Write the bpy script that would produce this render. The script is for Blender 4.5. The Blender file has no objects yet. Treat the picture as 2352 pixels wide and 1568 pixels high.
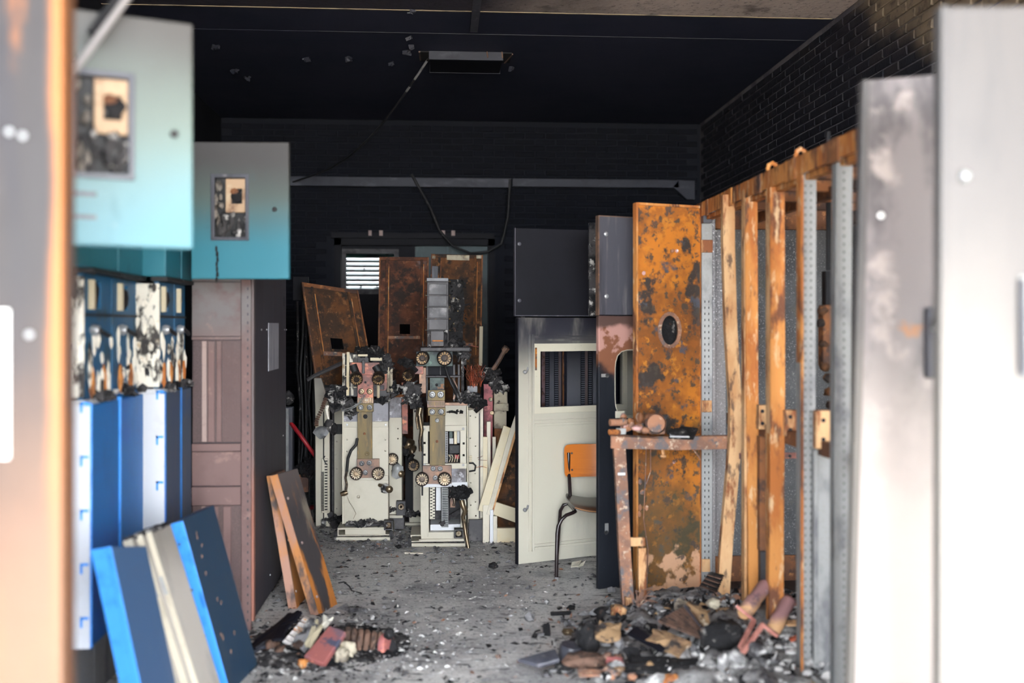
import bpy, bmesh, math, random
from mathutils import Vector, Matrix, noise
from math import sin, cos, pi, radians

S = bpy.context.scene
COL = S.collection
# ------------------------------------------------------------------ camera
FOC, CH, HZ = 2400.0, 1.5, 750.0            # focal length in pixels of the 2352 wide frame, eye height, horizon row
TH = math.atan(166 / FOC)                   # the camera looks a little to the right of the room's long axis
FW, RT, UP = Vector((sin(TH), cos(TH), 0)), Vector((cos(TH), -sin(TH), 0)), Vector((0, 0, 1))
cam_d = bpy.data.cameras.new('camera')
cam = bpy.data.objects.new('camera', cam_d)
COL.objects.link(cam)
cam.location = (0, 0, CH)
cam.rotation_euler = (pi / 2, 0, -TH)
cam_d.sensor_width = 36
cam_d.lens = 36 * FOC / 2352
cam_d.shift_y = -(784 - HZ) / 2352
cam_d.clip_start = 0.05
cam_d.dof.use_dof = True
cam_d.dof.focus_distance = 7.3
cam_d.dof.aperture_fstop = 1.15
cam_d.dof.aperture_blades = 0
S.camera = cam
# ------------------------------------------------------------------ sky, sun, exposure
w = bpy.data.worlds.new('world')
S.world = w
w.use_nodes = True
bg = w.node_tree.nodes['Background']
bg.inputs[0].default_value = (0.88, 0.94, 1.0, 1)
bg.inputs[1].default_value = 5.0
sun_d = bpy.data.lights.new('sun', 'SUN')
sun_d.energy = 7.0
sun_d.angle = radians(0.6)
sun_d.color = (1.0, 0.86, 0.68)
sun = bpy.data.objects.new('sun', sun_d)
COL.objects.link(sun)
sun.location = (-20, -8, 30)
sun.rotation_euler = Vector((1.0, -0.2, -1.0)).to_track_quat('-Z', 'Y').to_euler()
por_d = bpy.data.lights.new('doorway_portal', 'AREA')
por_d.shape = 'RECTANGLE'
por_d.size, por_d.size_y = 4.9, 3.3
por_d.cycles.is_portal = True
por = bpy.data.objects.new('doorway_portal', por_d)
COL.objects.link(por)
por.location = (0.25, -1.8, 1.6)
por.rotation_euler = (pi / 2, 0, pi)
S.view_settings.view_transform = 'Standard'
S.view_settings.look = 'None'
S.view_settings.gamma = 1
S.view_settings.use_curve_mapping = False
S.view_settings.exposure = 2.9
S.cycles.max_bounces = 6
S.cycles.diffuse_bounces = 4
S.cycles.glossy_bounces = 3
S.cycles.transmission_bounces = 4
S.cycles.transparent_max_bounces = 8
S.cycles.caustics_reflective = False
S.cycles.caustics_refractive = False
S.cycles.sample_clamp_indirect = 6
S.cycles.use_denoising = True

# ------------------------------------------------------------------ measuring helpers
def ray(px, py):
    return FW + RT * ((px - 1176) / FOC) + UP * ((HZ - py) / FOC)
EYE = Vector((0, 0, CH))
def P(px, py, d):
    return EYE + ray(px, py) * d
def G(px, py, z=0.0):
    r = ray(px, py)
    return EYE + r * ((z - CH) / r.z)
def PY(px, py, Y):
    r = ray(px, py)
    return EYE + r * (Y / r.y)

class Fr:
    """a plane to build on: o a point of it, ex to the right, ez up, ey away from the viewer"""
    def __init__(s, o, ex, ez=(0, 0, 1)):
        s.o, s.ex, s.ez = Vector(o), Vector(ex).normalized(), Vector(ez).normalized()
        s.ey = s.ez.cross(s.ex).normalized()
    def uv(s, px, py):
        r = ray(px, py)
        q = EYE + r * ((s.o - EYE).dot(s.ey) / r.dot(s.ey)) - s.o
        return q.dot(s.ex), q.dot(s.ez)
    def W(s, a, b, c):
        return s.o + s.ex * a + s.ey * b + s.ez * c
    def at(s, px, py, b=0):
        a, c = s.uv(px, py)
        return s.W(a, b, c)
def FY(Y):
    return Fr((0, Y, 0), (1, 0, 0))

_ICO = {}
def ico(sub):
    if sub not in _ICO:
        b = bmesh.new()
        bmesh.ops.create_icosphere(b, subdivisions=sub, radius=1)
        _ICO[sub] = ([v.co.copy() for v in b.verts], [tuple(v.index for v in f.verts) for f in b.faces])
        b.free()
    return _ICO[sub]

BOXF = [(0, 3, 2, 1), (4, 5, 6, 7), (0, 1, 5, 4), (1, 2, 6, 5), (2, 3, 7, 6), (3, 0, 4, 7)]
class MB:
    def __init__(s):
        s.v, s.f = [], []
    def add(s, vs, fs):
        n = len(s.v)
        s.v += [Vector(q) for q in vs]
        s.f += [tuple(i + n for i in f) for f in fs]
        return s
    def box(s, x0, y0, z0, x1, y1, z1):
        return s.add([(x0, y0, z0), (x1, y0, z0), (x1, y1, z0), (x0, y1, z0), (x0, y0, z1), (x1, y0, z1), (x1, y1, z1), (x0, y1, z1)], BOXF)
    def fb(s, fr, a0, a1, c0, c1, b0, b1):
        """box in a plane's own coordinates"""
        if a0 > a1: a0, a1 = a1, a0
        if c0 > c1: c0, c1 = c1, c0
        q = [fr.W(a, b, c) for c in (c0, c1) for a, b in ((a0, b0), (a1, b0), (a1, b1), (a0, b1))]
        return s.add(q, BOXF)
    def pr(s, fr, x0, y0, x1, y1, dep=0.01, off=0.0):
        """box whose front covers the measured rectangle on the plane"""
        a0, c0 = fr.uv(x0, y1)
        a1, c1 = fr.uv(x1, y0)
        return s.fb(fr, a0, a1, c0, c1, off, off + dep)
    def slab(s, p, t):
        p = [Vector(q) for q in p]
        n = (p[1] - p[0]).cross(p[3] - p[0]).normalized() * t
        return s.add(p + [q - n for q in p], [(0, 1, 2, 3), (7, 6, 5, 4), (0, 4, 5, 1), (1, 5, 6, 2), (2, 6, 7, 3), (3, 7, 4, 0)])
    def tube(s, pts, r, n=8, r1=None):
        pts = [Vector(q) for q in pts]
        m = len(pts)
        t0 = (pts[1] - pts[0]).normalized()
        u = t0.orthogonal().normalized()
        vs, fs = [], []
        for i, q in enumerate(pts):
            t = (pts[min(i + 1, m - 1)] - pts[max(i - 1, 0)]).normalized()
            u = (u - t * u.dot(t))
            u = u.normalized() if u.length > 1e-6 else t.orthogonal().normalized()
            v = t.cross(u)
            rr = r if r1 is None else r + (r1 - r) * i / (m - 1)
            vs += [q + (u * cos(2 * pi * k / n) + v * sin(2 * pi * k / n)) * rr for k in range(n)]
        for i in range(m - 1):
            for k in range(n):
                k2 = (k + 1) % n
                fs.append((i * n + k, i * n + k2, (i + 1) * n + k2, (i + 1) * n + k))
        fs.append(tuple(range(n - 1, -1, -1)))
        fs.append(tuple((m - 1) * n + k for k in range(n)))
        return s.add(vs, fs)
    def bar(s, p0, p1, wd, th, up=(0, 0, 1)):
        """square bar from p0 to p1"""
        p0, p1 = Vector(p0), Vector(p1)
        t = (p1 - p0).normalized()
        a = t.cross(Vector(up))
        a = (a.normalized() if a.length > 1e-4 else t.orthogonal().normalized()) * wd / 2
        b = t.cross(a).normalized() * th / 2
        return s.add([p0 - a - b, p0 + a - b, p0 + a + b, p0 - a + b, p1 - a - b, p1 + a - b, p1 + a + b, p1 - a + b], BOXF)
    def lathe(s, prof, o, axis, n=20):
        o, ax = Vector(o), Vector(axis).normalized()
        u = ax.orthogonal().normalized()
        v = ax.cross(u)
        vs = [o + ax * h + (u * cos(2 * pi * k / n) + v * sin(2 * pi * k / n)) * r for r, h in prof for k in range(n)]
        fs = [(i * n + k, i * n + (k + 1) % n, (i + 1) * n + (k + 1) % n, (i + 1) * n + k) for i in range(len(prof) - 1) for k in range(n)]
        fs += [tuple(range(n - 1, -1, -1)), tuple((len(prof) - 1) * n + k for k in range(n))]
        return s.add(vs, fs)
    def lump(s, c, r, seed=0, sub=2, amp=0.35, fq=1.7):
        vs, fs = ico(sub)
        o = Vector((seed * 3.7, seed * 1.3, seed * 7.1))
        c = Vector(c)
        out = []
        for q in vs:
            k = 1 + amp * noise.noise(q * fq + o) + amp * 0.5 * noise.noise(q * fq * 2.7 + o)
            out.append(c + Vector((q.x * r[0], q.y * r[1], q.z * r[2])) * k)
        return s.add(out, fs)
    def shards(s, c, r, n, seed, size=0.03, flat=0.35):
        """a clutter of crumpled splinters inside an ellipsoid"""
        R = random.Random(seed)
        c = Vector(c)
        for _ in range(n):
            q = Vector((R.gauss(0, .45), R.gauss(0, .45), R.gauss(0, .45)))
            if q.length > 1: q.normalize()
            p = c + Vector((q.x * r[0], q.y * r[1], q.z * r[2]))
            k = size * R.uniform(.4, 1.5)
            m = Matrix.Rotation(R.uniform(0, 6.3), 3, Vector((R.gauss(0, 1), R.gauss(0, 1), R.gauss(0, 1) + .01)))
            e = [m @ Vector(a) for a in ((k, 0, 0), (0, k * R.uniform(.3, .9), 0), (0, 0, k * flat * R.uniform(.3, 1)))]
            vs = [p + e[0] * a + e[1] * b + e[2] * d for d in (-1, 1) for a, b in ((-1, R.uniform(-1, 0)), (R.uniform(.2, 1), -1), (1, R.uniform(0, 1)), (R.uniform(-1, 0), 1))]
            s.add(vs, BOXF)
        return s
    def holes(s, fr, x0, x1, z0, z1, rects, t, off=0.0):
        """plate with rectangular holes; rects in the plane's coordinates"""
        xs = sorted({x0, x1} | {min(max(q, x0), x1) for r in rects for q in (r[0], r[2])})
        zs = sorted({z0, z1} | {min(max(q, z0), z1) for r in rects for q in (r[1], r[3])})
        def solid(i, j):
            if i < 0 or j < 0 or i >= len(xs) - 1 or j >= len(zs) - 1: return False
            a, c = (xs[i] + xs[i + 1]) / 2, (zs[j] + zs[j + 1]) / 2
            return not any(r[0] < a < r[2] and r[1] < c < r[3] for r in rects)
        for i in range(len(xs) - 1):
            for j in range(len(zs) - 1):
                if not solid(i, j): continue
                a, b, c, d = xs[i], xs[i + 1], zs[j], zs[j + 1]
                F = [fr.W(x, y, z) for y in (off, off + t) for x, z in ((a, c), (b, c), (b, d), (a, d))]
                fs = [(0, 1, 2, 3), (7, 6, 5, 4)]
                for (di, dj, q) in ((0, -1, (0, 4, 5, 1)), (1, 0, (1, 5, 6, 2)), (0, 1, (2, 6, 7, 3)), (-1, 0, (3, 7, 4, 0))):
                    if not solid(i + di, j + dj): fs.append(q)
                s.add(F, fs)
        return s
    def round_hole(s, fr, x0, x1, z0, z1, cx, cz, rx, rz, t, p=2.0, off=0.0, n=40):
        """plate with a rounded hole (superellipse of power p)"""
        angs = sorted({2 * pi * k / n for k in range(n)} | {math.atan2(z - cz, x - cx) % (2 * pi) for x in (x0, x1) for z in (z0, z1)})
        o, i = [], []
        for g in angs:
            cx_, sz_ = cos(g), sin(g)
            k = min([((x1 if cx_ > 0 else x0) - cx) / cx_ if abs(cx_) > 1e-9 else 1e9, ((z1 if sz_ > 0 else z0) - cz) / sz_ if abs(sz_) > 1e-9 else 1e9])
            o.append((cx + cx_ * k, cz + sz_ * k))
            q = (abs(cx_ / rx) ** p + abs(sz_ / rz) ** p) ** (-1 / p)
            i.append((cx + cx_ * q, cz + sz_ * q))
        m = len(angs)
        vs = [fr.W(a, y, c) for y in (off, off + t) for L in (o, i) for a, c in L]
        fs = []
        for k in range(m):
            l = (k + 1) % m
            fs += [(k, l, m + l, m + k), (2 * m + l, 2 * m + k, 3 * m + k, 3 * m + l), (m + k, m + l, 3 * m + l, 3 * m + k), (l, k, 2 * m + k, 2 * m + l)]
        return s.add(vs, fs)
    def poly(s, fr, pts, t, off=0.0):
        """plate of polygon outline, pts in plane coordinates, anticlockwise"""
        n = len(pts)
        vs = [fr.W(a, b, c) for b in (off, off + t) for a, c in pts]
        fs = [tuple(range(n)), tuple(range(2 * n - 1, n - 1, -1))] + [((k + 1) % n, k, n + k, n + (k + 1) % n) for k in range(n)]
        return s.add(vs, fs)
    def ppoly(s, fr, pix, t, off=0.0):
        return s.poly(fr, [fr.uv(*q) for q in pix], t, off)

WL = {}
def part(mb, name, mat, parent=None, bev=0.0, smooth=None, label=None, kind=None, origin=None):
    if parent is not None: o0 = WL[parent.name]
    elif origin is not None: o0 = Vector(origin)
    else:
        xs = [q.x for q in mb.v]; ys = [q.y for q in mb.v]
        o0 = Vector(((min(xs) + max(xs)) / 2, (min(ys) + max(ys)) / 2, min(q.z for q in mb.v)))
    me = bpy.data.meshes.new(name)
    me.from_pydata([q - o0 for q in mb.v], [], mb.f)
    me.materials.append(mat)
    if smooth:
        me.polygons.foreach_set('use_smooth', [True] * len(me.polygons))
        me.set_sharp_from_angle(angle=radians(smooth))
    me.update()
    o = bpy.data.objects.new(name, me)
    COL.objects.link(o)
    if parent is None: o.location = o0
    else: o.parent = parent
    WL[o.name] = o0
    if bev:
        b = o.modifiers.new('bevel', 'BEVEL')
        b.width, b.segments, b.limit_method, b.angle_limit = bev, 2, 'ANGLE', radians(40)
    if label: o['label'] = label
    if kind: o['kind'] = kind
    return o
def tag(o, label, cat, group=None):
    o['label'], o['category'] = label, cat
    if group: o['group'] = group
    return o
def thing(name, label, cat, loc, group=None):
    o = bpy.data.objects.new(name, None)
    o.empty_display_size = 0.1
    COL.objects.link(o)
    o.location = loc
    WL[o.name] = Vector(loc)
    return tag(o, label, cat, group)

# ------------------------------------------------------------------ materials
def lin(c):
    return tuple((x / 255 / 12.92) if x <= 10.3 else (((x / 255) + .055) / 1.055) ** 2.4 for x in c) + (1,)
def L(c, s, lo, hi, st=(1, 1, 1), a=1.0, seed=0, d=5, w=False, dist=0.0):
    return dict(k='n', c=c, s=s, lo=lo, hi=hi, st=st, a=a, seed=seed, d=d, w=w, dist=dist)
def PL(c, n, k, wd, amp=0.0, s=3, a=1.0, st=(1, 1, 1), w=True):
    """tone on one side of the plane n.p + k = 0, its edge frayed by noise"""
    return dict(k='p', c=c, n=n, kk=k, wd=wd, amp=amp, s=s, a=a, st=st, w=w)
def V(c, s, lo, hi, a=1.0, seed=0, st=(1, 1, 1)):
    return dict(k='v', c=c, s=s, lo=lo, hi=hi, st=st, a=a, seed=seed, w=False)
def mat(name, base, layers=(), rough=.7, metal=0.0, bump=None, spec=.4, alpha=None, trans=0.0, rvar=0.0):
    m = bpy.data.materials.new(name)
    m.use_nodes = True
    T = m.node_tree
    N, K = T.nodes, T.links
    B = N['Principled BSDF']
    tc, oi, ge = N.new('ShaderNodeTexCoord'), N.new('ShaderNodeObjectInfo'), N.new('ShaderNodeNewGeometry')
    mul = N.new('ShaderNodeMath'); mul.operation = 'MULTIPLY'; mul.inputs[1].default_value = 31.7
    K.new(oi.outputs['Random'], mul.inputs[0])
    off = N.new('ShaderNodeVectorMath'); off.operation = 'ADD'
    K.new(tc.outputs['Object'], off.inputs[0]); K.new(mul.outputs[0], off.inputs[1])
    def vec(l):
        src = ge.outputs['Position'] if l['w'] else off.outputs[0]
        mp = N.new('ShaderNodeMapping')
        K.new(src, mp.inputs[0])
        sd = l.get('seed', 0)
        mp.inputs['Location'].default_value = (sd * 1.37, sd * 2.11, sd * .73)
        mp.inputs['Scale'].default_value = l['st']
        return mp.outputs[0]
    def rng(x, lo, hi, a):
        r = N.new('ShaderNodeMapRange'); r.interpolation_type = 'SMOOTHSTEP'
        r.inputs[1].default_value, r.inputs[2].default_value, r.inputs[4].default_value = lo, hi, a
        K.new(x, r.inputs[0])
        return r.outputs[0]
    cur = None
    last = None
    for l in layers:
        if l['k'] == 'n':
            t = N.new('ShaderNodeTexNoise')
            t.inputs['Scale'].default_value, t.inputs['Detail'].default_value = l['s'], l['d']
            t.inputs['Roughness'].default_value, t.inputs['Distortion'].default_value = .62, l['dist']
            K.new(vec(l), t.inputs['Vector'])
            f = rng(t.outputs[0], l['lo'], l['hi'], l['a'])
        elif l['k'] == 'v':
            t = N.new('ShaderNodeTexVoronoi')
            t.inputs['Scale'].default_value = l['s']
            K.new(vec(l), t.inputs['Vector'])
            f = rng(t.outputs['Distance'], l['lo'], l['hi'], l['a'])
        else:
            dt = N.new('ShaderNodeVectorMath'); dt.operation = 'DOT_PRODUCT'
            K.new(ge.outputs['Position'] if l['w'] else tc.outputs['Object'], dt.inputs[0])
            dt.inputs[1].default_value = l['n']
            x = dt.outputs['Value']
            if l['amp']:
                t = N.new('ShaderNodeTexNoise')
                t.inputs['Scale'].default_value, t.inputs['Detail'].default_value = l['s'], 5
                q = dict(l); q['seed'] = 0
                K.new(vec(q), t.inputs['Vector'])
                ma = N.new('ShaderNodeMath'); ma.operation = 'MULTIPLY_ADD'
                ma.inputs[1].default_value = l['amp'] * 2
                K.new(t.outputs[0], ma.inputs[0]); K.new(x, ma.inputs[2])
                x = ma.outputs[0]
            k = l['kk'] - l['amp']
            f = rng(x, -k - l['wd'], -k + l['wd'], l['a'])
        mx = N.new('ShaderNodeMix'); mx.data_type = 'RGBA'
        K.new(f, mx.inputs[0])
        if cur is None: mx.inputs[6].default_value = lin(base)
        else: K.new(cur, mx.inputs[6])
        mx.inputs[7].default_value = lin(l['c'])
        cur = mx.outputs[2]
        last = f
    if cur is None: B.inputs['Base Color'].default_value = lin(base)
    else: K.new(cur, B.inputs['Base Color'])
    B.inputs['Roughness'].default_value = rough
    B.inputs['Metallic'].default_value = metal
    B.inputs['Specular IOR Level'].default_value = spec
    if alpha is not None: B.inputs['Alpha'].default_value = alpha
    if trans: B.inputs['Transmission Weight'].default_value = trans
    if rvar and last is not None:
        r = N.new('ShaderNodeMapRange'); r.inputs[3].default_value, r.inputs[4].default_value = rough - rvar, rough + rvar
        K.new(last, r.inputs[0]); K.new(r.outputs[0], B.inputs['Roughness'])
    if bump:
        t = N.new('ShaderNodeTexNoise')
        t.inputs['Scale'].default_value, t.inputs['Detail'].default_value = bump[0], 6
        K.new(off.outputs[0], t.inputs['Vector'])
        b = N.new('ShaderNodeBump')
        b.inputs['Strength'].default_value, b.inputs['Distance'].default_value = bump[1], bump[2]
        K.new(t.outputs[0], b.inputs['Height']); K.new(b.outputs[0], B.inputs['Normal'])
    return m
def rust(name, c0, c1, c2, c3, s=6.0, seed=0, extra=(), rough=.85, st=(1, 1, 1)):
    """four iron oxide tones in patches"""
    return mat(name, c0, [L(c1, s, .42, .6, st, seed=seed), L(c2, s * 1.9, .5, .62, st, seed=seed + 5), L(c3, s * 4.5, .56, .68, st, seed=seed + 9, a=.85)] + list(extra), rough=rough, bump=(s * 14, .35, .004), spec=.3)
# ------------------------------------------------------------------ the palette
M_floor = mat('ash_concrete', (206, 202, 198), [
    L((164, 161, 160), 1.3, .42, .62, w=True), L((104, 102, 104), 3.1, .56, .74, w=True, seed=3, a=.7),
    L((206, 201, 197), 5.0, .58, .72, w=True, seed=7, a=.7, st=(1, 2.2, 1)), L((44, 44, 47), 14, .56, .66, w=True, seed=4, a=.8, st=(.6, 1.6, 1)),
    L((232, 230, 228), 30, .61, .68, w=True, seed=9, a=.85, st=(.7, 1.5, 1)), L((60, 58, 58), 70, .54, .66, w=True, seed=2, a=.6), L((222, 220, 218), 11, .62, .70, w=True, seed=23, a=.7, st=(.7, 1.8, 1))], rough=.9, bump=(40, .5, .01))
M_outside = mat('pale_paving', (205, 196, 182), [L((180, 170, 156), 2, .4, .7, w=True)], rough=.9)
M_ceil = mat('sooted_ceiling', (46, 48, 64), [
    L((36, 40, 56), 1.2, .4, .65, w=True)], rough=.62, bump=(5, .25, .01), spec=.3)
M_ceil_near = mat('sooted_ceiling_flaking', (52, 50, 60), [
    PL((188, 172, 164), (1, .1, 0), -1.55, .8, .55, 2.4), L((58, 54, 55), 5, .5, .75, w=True, a=.7), L((46, 42, 44), 26, .55, .68, w=True, seed=4, a=.6)], rough=.7, bump=(22, .6, .01), spec=.3)
M_joint = mat('pale_joint_strip', (150, 135, 112), [L((70, 66, 62), 3, .5, .7, st=(1, 6, 6))], rough=.6)
M_joint2 = mat('grey_joint_strip', (46, 48, 56), rough=.6)
CLEAN = PL((118, 104, 88), (0, -.58, 1), -(3.04 - .58 * 5.86) - .05, .14, .28, 2.6)
M_brick = [mat('sooted_brick', c, [CLEAN, L((58, 48, 44), 5, .55, .75, w=True, a=.45), L((20, 20, 26), 9, .5, .7, seed=2, a=.6)], rough=.7, bump=(60, .5, .006), spec=.35)
           for c in ((29, 29, 38), (34, 32, 40), (24, 26, 35), (39, 36, 41))]
M_mortar = mat('sooted_mortar', (112, 108, 112), [PL((126, 112, 96), (0, -.58, 1), -(3.04 - .58 * 5.86) - .05, .14, .28, 2.6), L((74, 72, 80), 2.2, .4, .65, w=True)], rough=.9)
M_bbrick = [mat('black_brick', c, [L((11, 13, 20), 5, .4, .7)], rough=.8, spec=.2) for c in ((13, 16, 25), (15, 18, 27), (11, 14, 23))]
M_bmortar = mat('black_mortar', (17, 20, 29), rough=.9)
M_blackwall = mat('black_plaster', (22, 24, 31), [L((30, 31, 38), 2, .4, .7, w=True)], rough=.85, spec=.2)
M_char = mat('char', (22, 21, 23), [L((44, 42, 43), 9, .5, .7), L((128, 124, 120), 22, .58, .7, a=.8, seed=3), L((96, 70, 54), 12, .64, .74, a=.6, seed=6)], rough=.85, bump=(50, .8, .01), spec=.3)
M_charash = mat('char_with_ash', (64, 62, 63), [L((24, 24, 27), 9, .46, .6), L((178, 174, 170), 16, .54, .66, seed=3), L((120, 90, 66), 10, .66, .76, seed=6, a=.6)], rough=.92, bump=(40, .8, .01), spec=.2)
M_ash = mat('white_ash', (196, 193, 190), [L((120, 118, 118), 8, .45, .62), L((52, 50, 52), 15, .6, .7, seed=4)], rough=.95, bump=(60, .6, .006), spec=.1)
M_ashgrey = mat('grey_ash', (118, 116, 117), [L((60, 58, 60), 9, .45, .62), L((190, 187, 184), 16, .58, .7, seed=4)], rough=.95, bump=(60, .6, .006), spec=.1)
M_beige = mat('beige_enamel', (180, 173, 156), [L((154, 145, 128), 3, .5, .75, a=.6), L((96, 88, 78), 40, .68, .76, a=.5, seed=4), L((120, 112, 104), 5, .6, .8, st=(4, 4, .4), a=.5, seed=8)], rough=.45)
M_beige_soot = mat('beige_enamel_sooted', (176, 169, 152), [
    PL((96, 90, 88), (0, 0, 1), -.98, .2, .12, 5, .85), L((160, 150, 134), 4, .5, .75, a=.6), L((70, 64, 60), 30, .66, .75, a=.6, seed=4)], rough=.5)
M_greyplate = mat('blistered_grey_plate', (126, 124, 130), [L((76, 70, 70), 6, .42, .62), L((188, 186, 192), 10, .58, .7, seed=3), L((56, 52, 52), 18, .62, .7, seed=5)], rough=.55, bump=(30, .4, .004))
M_brass = mat('tarnished_brass', (98, 82, 48), [L((72, 62, 44), 5, .4, .65, st=(3, 3, .5)), L((124, 98, 52), 7, .58, .7, st=(3, 3, .6), seed=4), L((60, 46, 40), 9, .6, .72, seed=6)], rough=.5, metal=.25, bump=(40, .2, .002))
M_copper = mat('scorched_copper', (146, 86, 72), [L((92, 62, 58), 9, .42, .6), L((190, 122, 92), 16, .56, .68, seed=3), L((50, 44, 46), 20, .56, .68, seed=6)], rough=.5, metal=.2, bump=(40, .3, .002))
M_cobrown = mat('brown_copper', (124, 96, 80), [L((96, 78, 70), 9, .42, .62), L((158, 118, 92), 12, .58, .7, seed=3), L((74, 66, 64), 20, .6, .7, seed=6)], rough=.5, metal=.3, bump=(40, .2, .002))
M_verd = mat('verdigris_copper', (76, 88, 84), [L((40, 46, 50), 9, .42, .62), L((122, 158, 140), 12, .6, .72, seed=3), L((128, 88, 58), 10, .64, .74, seed=6)], rough=.6, metal=.2, bump=(40, .3, .003))
M_zincbolt = mat('zinc_bolt', (104, 104, 104), [L((66, 66, 68), 40, .45, .6)], rough=.4, metal=.6)
M_darksteel = mat('scorched_steel', (58, 56, 58), [L((84, 80, 80), 7, .5, .7), L((36, 34, 36), 12, .52, .66, seed=3), L((120, 92, 60), 18, .66, .74, seed=6, a=.7)], rough=.55, metal=.3, bump=(50, .3, .003))
M_tulip = mat('burnt_contact_ring', (44, 36, 34), [L((74, 58, 46), 20, .5, .65)], rough=.5, metal=.4)
M_finger = mat('silvered_contact_finger', (206, 190, 164), [L((120, 92, 68), 30, .5, .65)], rough=.4, metal=.3)
M_finger_b = mat('burnt_contact_finger', (150, 122, 86), [L((58, 48, 40), 22, .46, .6), L((196, 156, 108), 30, .6, .7, seed=3)], rough=.5, metal=.3)
M_bronze = mat('molten_bronze', (112, 96, 76), [L((60, 52, 46), 12, .45, .6), L((190, 170, 136), 18, .62, .7, seed=3)], rough=.32, metal=.7, bump=(20, .5, .006))
M_rubber = mat('black_rubber', (30, 30, 32), [L((60, 58, 58), 20, .55, .7)], rough=.6, bump=(60, .5, .004))
M_dark = mat('dark_cavity_paint', (24, 24, 28), rough=.8)
M_turq = mat('turquoise_enamel', (78, 128, 140), [
    PL((96, 112, 104), (0, 0, 1), -1.9, .2, .05, 3), PL((60, 57, 54), (0, 0, 1), -2.12, .2, .08, 2.5),
    L((40, 84, 96), 5, .6, .75, a=.5, st=(1, 1, .5)), L((120, 140, 140), 16, .68, .76, a=.4, seed=4)], rough=.45)
M_turq_dark = mat('turquoise_enamel_sooted', (38, 110, 126), [
    PL((70, 84, 80), (0, 0, 1), -1.98, .16, .05, 3), PL((54, 51, 50), (0, 0, 1), -2.16, .14, .08, 2.5),
    L((30, 74, 86), 5, .6, .75, a=.5), L((110, 120, 120), 30, .7, .78, a=.4, seed=4)], rough=.5)
M_blue = mat('blue_enamel', (22, 104, 172), [L((20, 86, 146), 2.5, .45, .7, st=(1, 1, .5)), L((38, 86, 126), 4, .55, .75, st=(2, 2, .4), seed=3, a=.8), L((30, 96, 170), 2, .5, .6, seed=6)], rough=.5)
M_bluedark = mat('blue_enamel_blackened', (62, 80, 100), [L((50, 70, 98), 2.5, .45, .7, st=(1, 1, .4)), L((84, 88, 94), 5, .55, .75, st=(3, 3, .3), seed=3), L((40, 72, 110), 3, .6, .7, seed=6)], rough=.5)
M_blueedge = mat('bright_blue_edge', (66, 150, 236), [L((40, 110, 190), 6, .5, .7)], rough=.4)
M_white = mat('white_enamel', (196, 197, 200), [L((172, 169, 166), 4, .5, .75), L((130, 120, 112), 14, .66, .74, a=.6, seed=4)], rough=.5)
M_whiteburnt = mat('blistered_white_enamel', (218, 212, 198), [L((50, 46, 44), 7, .52, .6, st=(1, 1, .6)), L((176, 152, 120), 9, .6, .7, seed=5), L((28, 28, 30), 14, .6, .66, seed=8)], rough=.6, bump=(24, .6, .008))
M_cream = mat('cream_enamel', (192, 184, 166), [L((166, 157, 140), 4, .5, .75), L((120, 108, 94), 30, .68, .76, a=.5, seed=4)], rough=.5)
M_creamwarm = mat('cream_enamel_stained', (192, 180, 152), [L((190, 166, 122), 3, .55, .75), L((150, 118, 76), 9, .66, .76, seed=3, a=.6), L((110, 98, 84), 36, .66, .74, seed=4, a=.6)], rough=.5)
M_creamdoor = mat('cream_door_enamel', (184, 179, 164), [
    PL((128, 124, 120), (0, 0, 1), -1.1, .35, .12, 2.4, .55), PL((50, 50, 58), (0, 0, 1), -1.32, .16, .1, 3), PL((34, 34, 42), (0, 0, 1), -1.52, .1, .05, 3),
    L((160, 155, 146), 2.2, .52, .75, st=(2, 2, .5), a=.5)], rough=.4)
M_creamframe = mat('clean_cream_window_frame', (192, 186, 168), [L((150, 142, 126), 50, .66, .74, a=.5)], rough=.45)
M_grime = mat('sooted_cabinet', (56, 54, 62), [PL((64, 63, 70), (0, 0, 1), -1.5, .3, .1, 2), L((50, 46, 52), 3, .45, .7, st=(3, 3, .3)), L((92, 80, 80), 8, .58, .75, st=(2, 2, .5), seed=3, a=.6)], rough=.6)
M_grimepink = mat('sooted_pink_grey_paint', (108, 83, 80), [PL((106, 100, 100), (0, 0, 1), -1.45, .12, .05, 3), L((96, 72, 70), 4, .48, .7), L((146, 116, 108), 12, .58, .7, seed=3, a=.5)], rough=.6)
M_mesh = mat('perforated_pink_grey_sheet', (100, 78, 74), [PL((94, 80, 82), (0, 0, 1), -1.1, .5, .1, 2), L((98, 76, 74), 5, .48, .7, st=(2, 2, .5)), V((66, 50, 50), 240, .25, .42, .7)], rough=.55)
M_pale = mat('sooted_pale_strip', (152, 130, 124), [L((120, 102, 98), 12, .5, .7)], rough=.5)
M_galv = mat('galvanised_steel', (134, 133, 132), [V((138, 138, 138), 60, .2, .5, .8), L((92, 92, 96), 6, .5, .7, st=(1, 1, .5)), L((146, 148, 152), 70, .62, .7, seed=3, a=.6)], rough=.45, metal=.2)
M_galvdark = mat('shaded_galvanised_sheet', (78, 78, 80), [L((54, 54, 57), 2.5, .42, .65), L((128, 127, 126), 110, .56, .66, seed=3, a=.85), L((78, 74, 62), 3, .55, .7, seed=7, a=.7)], rough=.5, metal=.15)  # darker copy for sheets the light hardly reaches, shade put into the colour
M_galvlight = mat('speckled_galvanised_sheet', (122, 120, 123), [L((96, 95, 98), 120, .46, .56), L((206, 204, 206), 90, .58, .66, seed=3), PL((120, 114, 112), (0, 0, -1), 1.5, .06, .03, 3, .6)], rough=.5, metal=.15)  # paler copy for the lit strip of the end wall
M_rust1 = rust('orange_rust', (150, 92, 44), (196, 122, 44), (96, 66, 50), (66, 54, 48), 3.2)
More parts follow.
